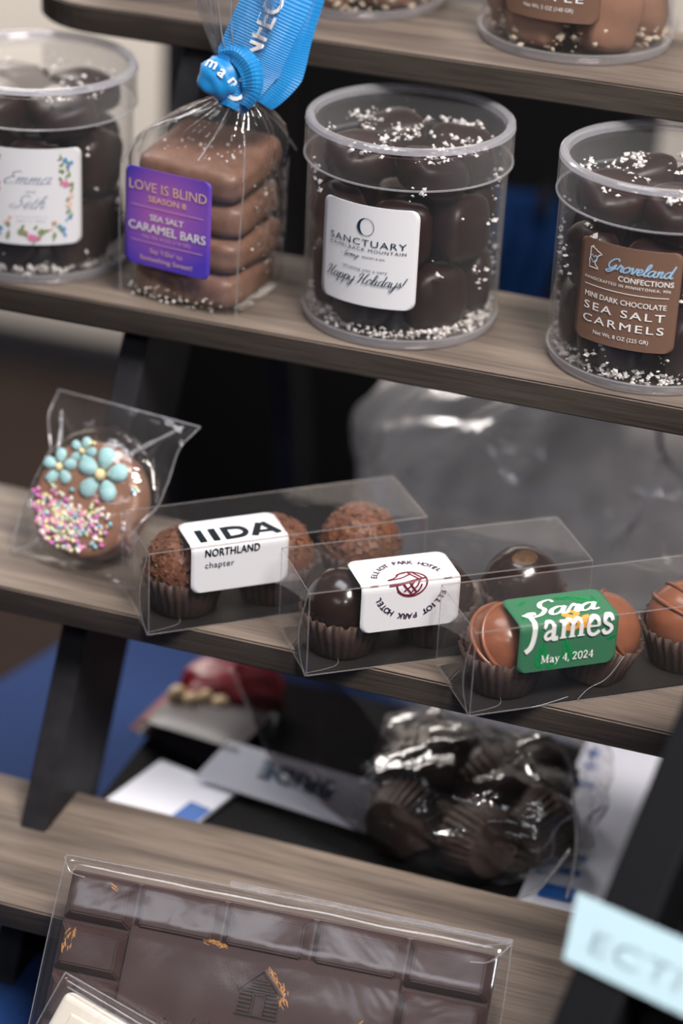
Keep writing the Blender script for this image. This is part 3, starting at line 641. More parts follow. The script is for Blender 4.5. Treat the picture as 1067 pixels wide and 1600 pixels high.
# ================================================================== CELLOPHANE BAG OF CARAMEL BARS
bx, by = -0.3353, 0.0985
bag = thing('cellophane_gift_bag', 'clear cellophane bag with a purple label tied with bright blue ribbon', 'gift bag', W(bx, by, TZ + .0002), (0, 0, -0.12))
def barmesh(seed):
    bm = bmesh.new(); bmesh.ops.create_cube(bm, size=2.0); bmesh.ops.subdivide_edges(bm, edges=bm.edges[:], cuts=7, use_grid_fill=True)
    for v in bm.verts:
        p = v.co; e = 7; q = (abs(p.x) ** e + abs(p.y) ** e + abs(p.z) ** (e * .55)) ** (1 / e); p = p / max(q, .5)
        k = noise.noise(p * 1.7 + Vector((seed * 5, 0, 0))); k2 = noise.noise(p * 5 + Vector((seed, 2, 0)))
        v.co = Vector((p.x * .0232 * (1 + .03 * k), p.y * .0208 * (1 + .04 * k), p.z * .0068 * (1 + .06 * k2)))
    return bm
MB = bag.matrix_basis
for i, (dx, dy, dz, rz, rx, lab) in enumerate([(0.0, -.0020, .0078, .02, 0, 'bottom caramel bar of the stack, chocolate coated, inside the ribbon tied bag'), (.0010, .0008, .0220, -.06, .0, 'second caramel bar from the bottom inside the ribbon tied bag'), (-.0005, .0015, .0362, .07, .0, 'third caramel bar from the bottom inside the ribbon tied bag'), (0.0, .0005, .0530, -.03, -.16, 'top caramel bar of the stack under the bag neck, tilted forward')]):
    o = obj('caramel_bar', barmesh(i), 'caramel_bar_chocolate', None, smooth=True)
    o.matrix_world = Matrix.Translation(W(bx, by, TZ + .0002)) @ Matrix.Rotation(-.12, 4, 'Z') @ Matrix.Translation((dx, dy, dz)) @ Matrix.Rotation(rz, 4, 'Z') @ Matrix.Rotation(-rx, 4, 'X')
    tag(o, lab, 'caramel bar', 'caramel bars stacked in the ribbon tied bag')
def bagpos(r):
    t = r.random()
    if t < .5: return Vector((r.uniform(-.022, .022), -.0245, r.uniform(.001, .007)))
    if t < .75: return Vector((r.uniform(-.015, .02), r.uniform(-.02, .0), .0618))
    return Vector((.0240, r.uniform(-.02, .01), r.uniform(.002, .05)))
o = bits('salt_flakes', 90, bagpos, 'salt', (.0003, .0009), 'white salt flakes on the caramel bars in the ribbon tied bag', 'salt', (0, 0, 0), 3)
o.matrix_world = Matrix.Translation(W(bx, by, TZ + .0002)) @ Matrix.Rotation(-.12, 4, 'Z')
NK = Vector((.0150, -.0060, .0865))          # neck of the bag
bm = bmesh.new(); rows = []; NA = 160
prof = [(0, .0, .0), (.0, .0243, .0222), (.004, .0256, .0242), (.02, .0258, .0246), (.04, .0262, .0246), (.056, .0268, .0245), (.064, .0258, .0225), (.072, .0205, .017), (.079, .0125, .010), (.0845, .0050, .0045), (.0875, .0030, .0028), (.092, .0042, .0035), (.100, .009, .004), (.112, .014, .005), (.130, .017, .006), (.150, .018, .007)]
for i, (z, a, b) in enumerate(prof):
    t = min(1.0, max(0.0, (z - .056) / (.0865 - .056))); c = Vector((0, 0, 0)).lerp(Vector((NK.x, NK.y, 0)), t * t * (3 - 2 * t)); row = []
    if z > .0875: c = c + Vector((-.006, .004, 0)) * ((z - .0875) / .06)
    pl = .16 * max(0, min(1, (z - .058) / .022)) if z < .0885 else .25
    for k in range(NA):
        th = 2 * PI * k / NA; e = 5 if z < .06 else 2 + 3 * max(0, (.0865 - z) / .0265)
        ct, st = math.cos(th), math.sin(th); q = (abs(ct) ** e + abs(st) ** e) ** (1 / e) if z < .0865 else 1
        w = 1 + pl * (.6 * math.sin(th * 9 + z * 60) + .4 * math.sin(th * 17 + 1)) + .012 * noise.noise(Vector((ct * 3, st * 3, z * 130)))
        row.append(bm.verts.new((c.x + a * ct / q * w, c.y + b * st / q * w, z + .0002 + (.0006 * noise.noise(Vector((ct * 4, st * 4, z * 50))) if z > .01 else 0))))
    rows.append(row)
for i in range(len(rows) - 1):
    for k in range(NA): bm.faces.new((rows[i][k], rows[i][(k + 1) % NA], rows[i + 1][(k + 1) % NA], rows[i + 1][k]))
bmesh.ops.remove_doubles(bm, verts=bm.verts[:], dist=1e-6)
film = obj('film', bm, 'bag_film', bag, smooth=True)
# fold creases and seams of the film
for k, pts in enumerate([[(-.0262, -.0225, .054), (-.018, -.019, .068), (.004, -.011, .078), (.0145, -.0075, .0862)], [(.0262, -.0215, .056), (.0235, -.016, .068), (.018, -.009, .079), (.0152, -.0072, .086)], [(.008, -.0242, .062), (.012, -.017, .072), (.0145, -.0095, .083)], [(-.0258, -.0240, .002), (-.0264, -.0240, .03), (-.0266, -.0228, .054)], [(.0258, -.0240, .002), (.0264, -.0240, .03), (.0268, -.0220, .056)], [(.0262, .0225, .056), (.0225, .0130, .069), (.017, .001, .08), (.0154, -.0045, .086)], [(.0150, -.008, .089), (.010, -.010, .105), (.005, -.008, .130), (.002, -.006, .150)], [(.0150, -.008, .089), (.013, -.009, .110), (.010, -.007, .150)]]):
    bm = bmesh.new(); tube(bm, spline(pts, 6), .00028, 5); obj('crease', bm, 'film_edge', bag)
# purple label, leaning with the front of the stack
def lfn(u, v, lift):
    return Vector((-.0035 + u * .998, -.0268 - lift - .02 * u + .02 * v + .16 * (u - .004) ** 2 * 8, .0355 + v))
lb = Label(bag, .0385, .0395, .0030, 'label_purple', lfn, label='purple caramel bar label')
lb.text('LOVE IS BLIND', .0108, .0040, 'ink_gold', .0345, bold=.0); lb.text('SEASON 8', .0069, .0024, 'ink_gold', .0168, bold=.01)
lb.put(line_bm([(-.0160, .0045), (.0160, .0045)], .00032), 0, 0, 'ink_pale', 'rule_line')
lb.text('SEA SALT', -.0005, .0025, 'ink_white', .0150, bold=.012); lb.text('CARAMEL BARS', -.0055, .0036, 'ink_white', .0345, bold=.012); lb.text('Net Wt. 4 OZ (110 GR)', -.0082, .0016, 'ink_pale', .0215)
lb.put(line_bm([(-.0160, -.0098), (.0160, -.0098)], .00032), 0, 0, 'ink_pale', 'rule_line')
lb.text("Say 'I Do' to", -.0138, .0019, 'ink_gold', .0145); lb.text('Something Sweet!', -.0172, .0019, 'ink_gold', .0235)
# ribbon
rt = (R_cam @ Vector((1, 0, 0))).to_3d(); up = (R_cam @ Vector((0, 1, 0))).to_3d(); bk = (R_cam @ Vector((0, 0, 1))).to_3d()
INV = (Matrix.Translation(W(bx, by, TZ + .0002)) @ Matrix.Rotation(-.12, 4, 'Z')).inverted(); I3 = INV.to_3x3()
rt, up, bk = I3 @ rt, I3 @ up, I3 @ bk
rib = bpy.data.objects.new('ribbon', None); link(rib, bag); rib.empty_display_size = .01
def strip(path, w, wfn=None, n=60, ribs=True):
    """ribbon with real cross ribs; path = list of (right, up, toward) offsets from the knot"""
    P = spline([NK + rt * a + up * b + bk * c for a, b, c in path], n // max(1, len(path) - 1)); bm = bmesh.new(); rows = []; m = 6
    for i, p in enumerate(P):
        t = (P[min(i + 1, len(P) - 1)] - P[max(i - 1, 0)]).normalized(); side = t.cross(bk).normalized(); ww = w if wfn is None else w * wfn(i / (len(P) - 1))
        rr = (.00022 if i % 2 else 0) if ribs else 0
        rows.append([bm.verts.new(p + side * ww * (k / m - .5) + bk * (rr + .0016 * math.cos((k / m - .5) * 5 + i * .02))) for k in range(m + 1)])
    for i in range(len(rows) - 1):
        for k in range(m): bm.faces.new((rows[i][k], rows[i][k + 1], rows[i + 1][k + 1], rows[i + 1][k]))
    return bm
tail_path = [(-.0030, -.0080, .003), (.0020, .003, .006), (.0065, .014, .009), (.0140, .030, .010), (.0240, .052, .008)]
obj('ribbon_tail', strip(tail_path, .0250, lambda t: .40 + .60 * min(1, t * 2.6), 120), 'ribbon_blue', rib)
obj('ribbon_tail', strip([(.0085, -.006, .001), (.0150, .006, .002), (.0190, .022, .001), (.026, .045, -.002)], .0190, lambda t: .45 + .55 * min(1, t * 3), 96), 'ribbon_blue', rib)
bm = bmesh.new(); bmesh.ops.create_uvsphere(bm, u_segments=32, v_segments=20, radius=1.0)
for v in bm.verts:
    p = v.co.copy(); k = 1 + .16 * noise.noise(p * 1.4 + Vector((1, 4, 2))) + .05 * math.sin(p.x * 9 + p.y * 5)
    v.co = NK + rt * (-.0062 + p.x * .0088 * k) + up * (.0038 + p.y * .0082 * k) + bk * (.004 + p.z * .0058 * k)
obj('knot', bm, 'ribbon_blue', rib, smooth=True)
obj('knot_loop', strip([(-.0075, .0125, .0060), (-.0010, .0120, .0100), (.0045, .0060, .0120), (.0055, -.0020, .0105), (.0020, -.0075, .0060)], .0085, lambda t: .6 + .4 * math.sin(PI * t), 48), 'ribbon_blue', rib)
bm = bmesh.new(); tube(bm, [NK + Vector((.0042 * math.cos(a), .0040 * math.sin(a), .0005)) for a in [2 * PI * k / 24 for k in range(25)]], .0016, 8); obj('neck_band', bm, 'ribbon_blue', rib, smooth=True)
def ribbon_text(s, size, along0, off, name='lettering'):
    b = text_bm(s, size, bold=.014, align='LEFT'); P = spline([NK + rt * a + up * bb_ + bk * c for a, bb_, c in tail_path], 40)
    cum = [0.0]
    for i in range(1, len(P)): cum.append(cum[-1] + (P[i] - P[i - 1]).length)
    for v in b.verts:
        d = min(max(v.co.x + along0, 0), cum[-1] - 1e-5); i = max(k for k in range(len(cum)) if cum[k] <= d); i = min(i, len(P) - 2)
        t = (P[i + 1] - P[i]).normalized(); side = t.cross(bk).normalized(); p = P[i] + t * (d - cum[i])
        v.co = p - side * (v.co.y + off) + bk * (.0006 + .0016 * math.cos(v.co.y / .0250 * 5))
    return obj(name, b, 'ink_white', rib)
ribbon_text('CONFECTIONS', .0078, .0030, -.0030)
for (ch, a, b, rot, s) in (('m', -.0105, .0065, -.5, .0046), ('a', -.0068, .0030, -.7, .0046), ('n', -.0030, .0000, -.9, .0046)):
    t = text_bm(ch, s, bold=.02)
    for v in t.verts:
        q = Matrix.Rotation(rot, 3, 'Z') @ v.co; aa, bb_ = a + q.x, b + q.y
        h = 1 - ((aa + .0062) / .0088) ** 2 - ((bb_ - .0038) / .0082) ** 2; v.co = NK + rt * aa + up * bb_ + bk * (.004 + .0064 * math.sqrt(max(.12, h)))
    obj('lettering', t, 'ink_white', rib)

# ================================================================== DECORATED COOKIE IN A POUCH
CM = frame(-0.126, 0.54, 0.0, W(-0.358, 0.030, 0.0288))
ck = thing_m('decorated_cookie', 'round milk chocolate covered cookie with blue icing flowers and pastel sprinkles', 'cookie', CM)
CR = 0.0232
bm = bmesh.new(); prof = [(0, 0)]
for k in range(9): a = PI / 2 * k / 8; prof.append((CR - .004 + .004 * math.sin(a), .003 - .003 * math.cos(a)))
for k in range(9): a = PI / 2 * k / 8; prof.append((CR - .004 + .004 * math.cos(a), .011 + .003 * math.sin(a)))
prof.append((0, .014)); lathe(bm, prof, 64)
for v in bm.verts: v.co = Vector((v.co.x, v.co.z, v.co.y))
bmesh.ops.recalc_face_normals(bm, faces=bm.faces[:]); obj('biscuit', bm, 'milk_chocolate', ck, smooth=True)
def flower(u, v, s, rot):
    f = bpy.data.objects.new('icing_flower', None); link(f, ck); f.empty_display_size = .005; f.location = (u, -.0002, v)
    for k in range(5):
        a = rot + 2 * PI * k / 5; bm = bmesh.new(); bmesh.ops.create_uvsphere(bm, u_segments=14, v_segments=10, radius=1.0)
        for x in bm.verts:
            q = x.co; px = .66 + q.x * .46; w = .22 + .20 * (px); py = q.y * w; pz = -q.z * .20 - .02 * q.x
            x.co = Vector(((px * math.cos(a) - py * math.sin(a)) * s, pz * s, (px * math.sin(a) + py * math.cos(a)) * s))
        obj('petal', bm, 'icing_blue', f, smooth=True)
    bm = bmesh.new(); bmesh.ops.create_uvsphere(bm, u_segments=12, v_segments=8, radius=s * .24)
    for x in bm.verts: x.co.y = x.co.y * .8 - s * .16
    obj('flower_centre', bm, 'icing_yellow', f, smooth=True)
flower(.0048, .0108, .0102, .35); flower(-.0140, .0095, .0068, .5); flower(-.0060, .0178, .0054, .2)
# sprinkles: countless beads, joined by colour
rnd = random.Random(11); beads = [[] for _ in range(6)]
for _ in range(460):
    u, v = rnd.gauss(-.0045, .0085), rnd.gauss(-.0105, .0058)
    if u * u + v * v > .0222 ** 2 or v > .0015 + .15 * -u or (u > -.004 and v > -.003 - .3 * abs(u) and u < .004): continue
    beads[rnd.choice([0, 0, 1, 2, 2, 3, 3, 4, 5])].append((u, v, rnd.random()))
for (u, v) in ((-.018, .004), (-.0165, .003), (-.004, .0215), (-.002, .022), (.0205, .0095), (.0200, .008), (.0218, .0085)): beads[rnd.randrange(4)].append((u, v, 0))
for i, bl in enumerate(beads):
    bm = bmesh.new()
    for (u, v, h) in bl:
        r = .00092; M = Matrix.Translation((u, -.0004 - (h > .7) * .0009, v)) @ Matrix.Rotation(h * 9, 4, 'Y') @ Matrix.Diagonal((1.25, 1, 1, 1)); bmesh.ops.create_icosphere(bm, subdivisions=1, radius=r, matrix=M)
    o = obj('sprinkles', bm, 'sprinkle_%d' % i, ck, smooth=True); o['kind'] = 'stuff'
po = thing_m('cellophane_pouch', 'clear cellophane pouch around the decorated round cookie', 'pouch', CM)
def pouch(front):
    bm = bmesh.new(); nu, nv = 40, 48; rows = []
    for j in range(nv + 1):
        v = -.0325 + .0715 * j / nv; hw = .0262 + .006 * max(0, (v - .012) / .027) + .0035 * max(0, (-v - .012) / .02); sh = .003 * (v / .03) + .002 * math.sin(v * 160); row = []
        for i in range(nu + 1):
            u = -1 + 2 * i / nu; x = u * hw + sh
            d = math.hypot(x, v * .94) / .027; b = max(0.0, 1 - d ** 3) ** .5 if d < 1 else 0.0
            ed = (1 - u * u); crz = .0012 * noise.noise(Vector((x * 120, v * 120, 2 if front else 7))) * (ed + .2) + .0012 * math.sin(v * 300 + u * 3) * max(0, (abs(v) - .02) / .015)
            y = .0072 + (-(.0092 * b + .0009 * ed) if front else (.0082 * b + .0009 * ed)) + crz
            if v < -.024: y += (-.024 - v) * .15
            y = max(y, -.0030)
            q = Vector((x, y, v)); wz = (CM @ q).z - OZ
            row.append(bm.verts.new(q + Vector((0, 0, max(0.0, .0012 - wz) / .86))))
        rows.append(row)
    for j in range(nv):
        for i in range(nu): bm.faces.new((rows[j][i], rows[j][i + 1], rows[j + 1][i + 1], rows[j + 1][i]))
    return bm, rows
bm, rows = pouch(True); edgeL = [r[0].co.copy() for r in rows]; edgeR = [r[-1].co.copy() for r in rows]; edgeT = [v.co.copy() for v in rows[-1]]
obj('film', bm, 'film', po, smooth=True); bm, _ = pouch(False); obj('film', bm, 'film', po, smooth=True)
for e in (edgeL[::2], edgeR[::2], edgeT[::2]): bm = bmesh.new(); tube(bm, e, .00040, 5); obj('seam', bm, 'film_edge', po)
for pts in ([(.030, .0068, .0375), (.020, .0035, .028), (.013, .0005, .021)], [(-.0235, .006, .031), (-.019, .002, .023), (-.017, -.0005, .016)], [(-.028, .006, -.028), (-.020, .0035, -.024), (-.015, .001, -.020)]):
    bm = bmesh.new(); tube(bm, spline(pts, 5), [.0007] * 5 + [.0011] * 5 + [.0004], 6); obj('crease', bm, 'film_edge', po, smooth=True)

# ================================================================== CLEAR TRUFFLE BOXES
BL, BW, BH = .1111, .0356, .0347
def cup_mesh(name='paper_cup', rb=.0122, rt_=.0166, h=.0165, nf=30):
    bm = bmesh.new(); N_ = nf * 8
    def fl(r, z, a):
        t = max(0, min(1, z / h)); return r * (1 + .045 * (t * .9 + .1) * math.sin(nf * a)) if r > .01 else r, z + (.0005 * math.sin(nf * a * .5 + 1) * (t > .95))
    def fn(r, z, a): return fl(r, z, a)
    lathe(bm, [(0, .0004), (rb * .98, .0002), (rb + (rt_ - rb) * .1, .001), (rb + (rt_ - rb) * .5, h * .5), (rt_, h), (rt_ - .0003, h), (rb + (rt_ - rb) * .5 - .0003, h * .5), (rb - .0002, .0012), (0, .0010)], N_, fn=fn)
    me = bpy.data.meshes.new(name); bm.to_mesh(me); bm.free(); me.materials.append(MATS['paper_cup'])
    for f in me.polygons: f.use_smooth = True
    return me
CUP = cup_mesh()
def ball_bm(r, lump, seed, seg=36):
    bm = bmesh.new(); bmesh.ops.create_uvsphere(bm, u_segments=seg, v_segments=seg * 2 // 3, radius=r)
    for v in bm.verts: p = v.co.normalized(); v.co = p * r * (1 + lump * noise.noise(p * 3 + Vector((seed, 0, 0))))
    return bm
def shard_bm(r, n, seed):
    rnd = random.Random(seed); vs, fs = [], []
    for _ in range(n):
        z = rnd.uniform(-.35, 1); a = rnd.uniform(0, 2 * PI); q = math.sqrt(1 - z * z); nrm = Vector((q * math.cos(a), q * math.sin(a), z))
        t = nrm.cross(Vector((rnd.gauss(0, 1), rnd.gauss(0, 1), rnd.gauss(0, 1)))).normalized(); b = nrm.cross(t); tl = nrm * rnd.uniform(-.35, .35)
        L_, w_, h_ = rnd.uniform(.0009, .0030), rnd.uniform(.0005, .0013), rnd.uniform(.0003, .0007); c0 = nrm * r * rnd.uniform(.985, 1.03); k0 = len(vs)
        for (i, j, k) in ((-1, -1, 0), (1, -1, 0), (1, 1, 0), (-1, 1, 0), (-1, -1, 1), (1, -1, 1), (1, 1, 1), (-1, 1, 1)): vs.append(tuple(c0 + (t + tl).normalized() * i * L_ * rnd.uniform(.7, 1) + b * j * w_ + nrm * k * h_))
        for f in ((0, 3, 2, 1), (4, 5, 6, 7), (0, 1, 5, 4), (1, 2, 6, 5), (2, 3, 7, 6), (3, 0, 4, 7)): fs.append(tuple(k0 + i for i in f))
    me = bpy.data.meshes.new('shavings'); me.from_pydata(vs, [], fs); me.materials.append(MATS['shaving']); return me
def truffle(M, kind, label, group, seed):
    t = thing_m('truffle', label, 'truffle', M, group)
    if kind == 'flake':
        obj('ball', ball_bm(.0145, .05, seed), 'shaving_core', t, smooth=True); o = bpy.data.objects.new('shavings', shard_bm(.0144, 800, seed)); link(o, t); o['kind'] = 'stuff'
    elif kind == 'dark':
        obj('ball', ball_bm(.0149, .025, seed), 'truffle_dark', t, smooth=True)
        if seed % 3 == 2:
            bm = bmesh.new(); rows = []
            for q in range(7): rows.append([bm.verts.new((Vector((-.10 + .34 * q / 6 * math.cos(a), -.30 + .26 * q / 6 * math.sin(a), .90)).normalized() + Vector((0, 0, .0))) * .01505) for a in [2 * PI * k / 20 for k in range(20)]])
            for q in range(6):
                for k in range(20): bm.faces.new((rows[q][k], rows[q + 1][k], rows[q + 1][(k + 1) % 20], rows[q][(k + 1) % 20]))
            bmesh.ops.remove_doubles(bm, verts=rows[0], dist=1e-7); obj('gold_lustre', bm, 'gold_sheen', t, smooth=True)
    else:
        obj('ball', ball_bm(.0149, .02, seed), 'truffle_milk', t, smooth=True)
        for q, (tx, off) in enumerate(((.55, .003), (.85, .0065))):
            bm = bmesh.new(); rr = math.sqrt(.0150 ** 2 - off ** 2); Mx = Matrix.Rotation(seed * .8 - .6, 3, 'Z') @ Matrix.Rotation(tx, 3, 'Y')
            tube(bm, [Mx @ Vector((rr * math.cos(a), rr * math.sin(a), off)) for a in [2 * PI * k / 60 for k in range(61)]], .0009, 6, cap=False); obj('drizzle', bm, 'truffle_milk', t, smooth=True)
    return t
def truffle_box(x, y, yaw, label, kind, which, lx, tilts):
    M = Matrix.Translation(W(x, y, .0002)) @ Matrix.Rotation(yaw, 4, 'Z')
    r = thing_m('clear_truffle_box', label, 'box', M, 'clear boxes of truffles on the third shelf')
    b = bmesh.new(); bbox(b, 0, BL, 0, BW, 0, BH); body = obj('body', b, 'box_plastic', r)
    P = [(0, 0, 0), (BL, 0, 0), (BL, BW, 0), (0, BW, 0), (0, 0, BH), (BL, 0, BH), (BL, BW, BH), (0, BW, BH)]
    for (i, j) in ((0, 1), (1, 2), (2, 3), (3, 0), (4, 5), (5, 6), (6, 7), (7, 4), (0, 4), (1, 5), (2, 6), (3, 7)):
        bm = bmesh.new(); tube(bm, [P[i], P[j]], .00030 if i % 4 != 3 else .00022, 6); obj('folded_edge', bm, 'box_edge', body)
    bm = bmesh.new(); bbox(bm, .0015, BL - .0008, .0006, BW - .0006, .00012, .00045); o = obj('shade_sheet', bm, 'base_shade', r); o['label'] = 'dark sheet standing in for shade'  # dark sheet on the box floor stands in for the shade inside
    # tuck flap at the near end: bowed sheet with a rounded tongue
    bm = bmesh.new(); rows = []
    for j in range(13):
        t = j / 12; row = []
        for i in range(9): s = i / 8; row.append(bm.verts.new((-.0006 - .0030 * math.sin(PI * t) * (1 - .4 * s), BW * s, BH * t)))
        rows.append(row)
    for j in range(12):
        for i in range(8): bm.faces.new((rows[j][i], rows[j][i + 1], rows[j + 1][i + 1], rows[j + 1][i]))
    fl = obj('end_flap', bm, 'box_plastic', r, smooth=True)
    bm = bmesh.new(); tube(bm, [(-.0006 - .0030 * math.sin(PI * k / 12), 0, BH * k / 12) for k in range(13)], .00026, 5); obj('flap_edge', bm, 'box_edge', fl)
    bm = bmesh.new(); tube(bm, spline([(.0002, .0010, .0006), (.008, .0012, .0012), (.0130, .0030, .0016), (.0145, .010, .0018), (.0145, .024, .0018), (.012, .033, .0014), (.0002, .0345, .0008)], 6), .00018, 5); obj('tuck_tongue', bm, 'box_edge', fl)
    for k, (dx, dz, tl) in enumerate(tilts):
        w = which[k]; T = M @ Matrix.Translation((dx, BW / 2, .0006 + dz)) @ Matrix.Rotation(tl, 4, 'Y')
        place(CUP, 'paper_cup', T, 'brown paper cup ' + w, 'paper cup', 'paper cups in the clear truffle boxes')
        desc = {'flake': 'shaving coated truffle ', 'dark': 'smooth dark truffle ', 'milk': 'ridged milk truffle '}[kind]
        truffle(T @ Matrix.Translation((0, 0, .0170)), kind, desc + w, 'truffles in the clear boxes', k + {'flake': 1, 'dark': 3, 'milk': 7}[kind])
    rb = .0013; s_ = rb * PI / 4
    def fn(u, v, lift):
        if v < -s_: return Vector((lx + u, -lift, BH - rb + (v + s_)))
        if v > s_: return Vector((lx + u, rb + (v - s_), BH + lift))
        a = PI / 4 + v / rb; return Vector((lx + u, rb - (rb + lift) * math.cos(a), BH - rb + (rb + lift) * math.sin(a)))
    return r, fn, (-s_, -s_ / 2, 0, s_ / 2, s_)
std = [(.0190, 0, .03), (.0555, 0, 0), (.0920, 0, -.04)]
def w3(s): return ['at the near end of ' + s, 'in the middle of ' + s, 'at the far end of ' + s]
r, fn, cuts = truffle_box(-.3128, -.0112, .690, 'clear truffle box with a white label in bold black letters', 'flake', w3('the box with the black lettered label'), .0355, std)
lb = Label(r, .0385, .0385, .0035, 'label_white', fn, cuts, 'white label folded over the box edge')
hI = .0092; b0 = .0024
lb.put(stroke_bm([([Vector((-.0133, b0, 0)), Vector((-.0133, b0 + hI, 0))], .0026)]), 0, 0, 'ink_black'); lb.put(stroke_bm([([Vector((-.0080, b0, 0)), Vector((-.0080, b0 + hI, 0))], .0026)]), 0, 0, 'ink_black')
lb.put(stroke_bm([([Vector((-.0033, b0, 0)), Vector((-.0033, b0 + hI, 0))], .0024), (spline([(-.0040, b0 + hI - .0010, 0), (-.0005, b0 + hI - .0010, 0), (.0030, b0 + hI * .80, 0), (.0044, b0 + hI * .5, 0), (.0030, b0 + hI * .20, 0), (-.0005, b0 + .0010, 0), (-.0040, b0 + .0010, 0)], 8), .0021)]), 0, 0, 'ink_black')
lb.put(stroke_bm([([Vector((.0068, b0, 0)), Vector((.0112, b0 + hI, 0))], .0026), ([Vector((.0166, b0, 0)), Vector((.0122, b0 + hI, 0))], .0026), ([Vector((.0088, b0 + .0027, 0)), Vector((.0148, b0 + .0027, 0))], .0018)]), 0, 0, 'ink_black')
lb.text('NORTHLAND', -.0040, .0033, 'ink_black', .0215, bold=.012, u=-.0030, spacing=1.05); lb.text('chapter', -.0088, .0026, 'ink_navy', .0115, u=-.0080, spacing=1.08)
r, fn, cuts = truffle_box(-.2480, -.0152, .645, 'clear truffle box with a white label with a circle of small letters', 'dark', w3('the box with the round lettered label'), .0390, std)
lb = Label(r, .0385, .0385, .0035, 'label_white', fn, cuts, 'white label folded over the box edge')
lb.put(arc_text('ELLIOT PARK HOTEL', .0138, PI / 2, .0023, .146), 0, 0, 'ink_plum'); lb.put(arc_text('ELLIOT PARK HOTEL', .0138, -PI / 2, .0023, .146), 0, 0, 'ink_plum')
for sg in (-1, 1): lb.put(line_bm([(sg * .0128, 0), (sg * .0158, 0)], .00032), 0, 0, 'ink_wine', 'printed_mark')
em = []
em.append(([Vector((.0062 * math.cos(a), .0058 * math.sin(a), 0)) for a in [-2.6 + 5.0 * k / 40 for k in range(41)]], .00060))
em.append(([Vector((-.0008 + .0048 * math.cos(a), -.0008 + .0045 * math.sin(a), 0)) for a in [-3.1 + 3.0 * k / 24 for k in range(25)]], .00060))
for q in ([(-.0085, .0012), (-.003, .0020), (.0015, .0046)], [(-.0085, -.0008), (-.0030, -.0006), (.0062, .0006)], [(-.0085, .0012), (-.0050, .0028), (-.0030, .0048), (.0000, .0056)], [(-.0030, -.0008), (.0002, -.0048)], [(-.0005, -.0005), (.0022, -.0045)], [(.0015, -.0002), (-.0028, -.0036)], [(.0038, .0002), (-.0004, -.0048)], [(.0005, .0052), (.0030, .0004)], [(.0022, .0052), (.0045, .0008)]):
    em.append((spline([(p[0], p[1], 0) for p in q], 6), .00055))
lb.put(stroke_bm(em), 0, .0005, 'ink_wine', 'emblem')
r, fn, cuts = truffle_box(-.1844, -.0177, .650, 'clear truffle box with a green label with white wedding names', 'milk', w3('the box with the green wedding label'), .0360, [(.0190, 0, .02), (.0540, 0, .20), (.0925, 0, -.03)])
lb = Label(r, .0385, .0385, .0030, 'label_green', fn, cuts, 'green wedding label folded over the box edge')
rnd = random.Random(3)
for (u, v, s, a) in [(-.010, -.0125, .0052, 1.5), (.000, -.0115, .0048, 1.9), (-.004, -.0155, .0042, .6), (.004, -.0140, .0030, 1.0), (.0172, -.0085, .0020, .3), (.009, .0135, .0045, 2.6), (.0145, .0115, .0030, 1.6), (-.0155, .0060, .0022, 1.2), (-.0125, .0150, .0022, .6), (.0030, .0155, .0028, 3.0), (-.0150, -.0060, .0020, 1.2)]:
    pts = [Vector((math.cos(t) * s, math.sin(t) * s * .42 * (1 - .4 * math.cos(t)), 0)) for t in [2 * PI * k / 16 for k in range(16)]]
    b = bmesh.new(); b.faces.new([b.verts.new(p) for p in pts]); lb.put(b, u, v, 'leaf_green', 'printed_leaf', rot=a, lift=.00012)
    lb.put(stroke_bm([([Vector((-s * .9, 0, 0)), Vector((s, 0, 0))], .00016)] + [([Vector((s * q, 0, 0)), Vector((s * (q + .35), sg * s * .25, 0))], .00012) for q in (-.6, -.2, .2) for sg in (-1, 1)]), u, v, 'leaf_line', 'printed_leaf', rot=a, lift=.00018)
lb.put(text_bm('&', .0098, .0112, bold=.03), .0030, -.0030, 'ink_amber', rot=.05, lift=.00024)
lb.put(script_bm('Sara', .0050, .0300, .45, .30, .13), -.0005, .0046, 'ink_white', lift=.00032)
lb.put(serif_bm('James', .0068, .0345), .0000, -.0062, 'ink_white', lift=.00044)
lb.put(serif_bm('May 4, 2024', .0021, .0205), .0000, -.0158, 'ink_white', lift=.00030)

# ================================================================== BIG DARK CHOCOLATE BAR LEANING ON THE BOTTOM SHELF
BM = frame(.074, .66, 0, W(-.3215, -.0700, -.0663))
W_, L_, T_ = .1692, .0985, .0105
bar = thing_m('wrapped_chocolate_bar', 'large dark chocolate bar with a log cabin emblem in clear wrap', 'chocolate bar', BM)
X0, X1, Z0 = .0030, .1650, -.0030; ROW = .0187
bm = bmesh.new(); bbox(bm, X0, X1, .0058, .0098, -L_ + .003, Z0, .0008, 2); obj('slab', bm, 'bar_chocolate', bar)
def frustum(x0, x1, z0, z1, yb, yt, ins, bev=.0005):
    bm = bmesh.new(); lo = [(x0, z0), (x1, z0), (x1, z1), (x0, z1)]; hi = [(x0 + ins, z0 + ins), (x1 - ins, z0 + ins), (x1 - ins, z1 - ins), (x0 + ins, z1 - ins)]
    a = [bm.verts.new((x, yb, z)) for x, z in lo]; b = [bm.verts.new((x, yt, z)) for x, z in hi]
    bm.faces.new(a); bm.faces.new(b[::-1])
    for k in range(4): bm.faces.new((a[k], b[k], b[(k + 1) % 4], a[(k + 1) % 4]))
    bmesh.ops.recalc_face_normals(bm, faces=bm.faces[:]); bmesh.ops.bevel(bm, geom=bm.edges[:], offset=bev, segments=2, affect='EDGES'); return bm
xs = [X0, .0300, .0637, .0975, .1325, X1]
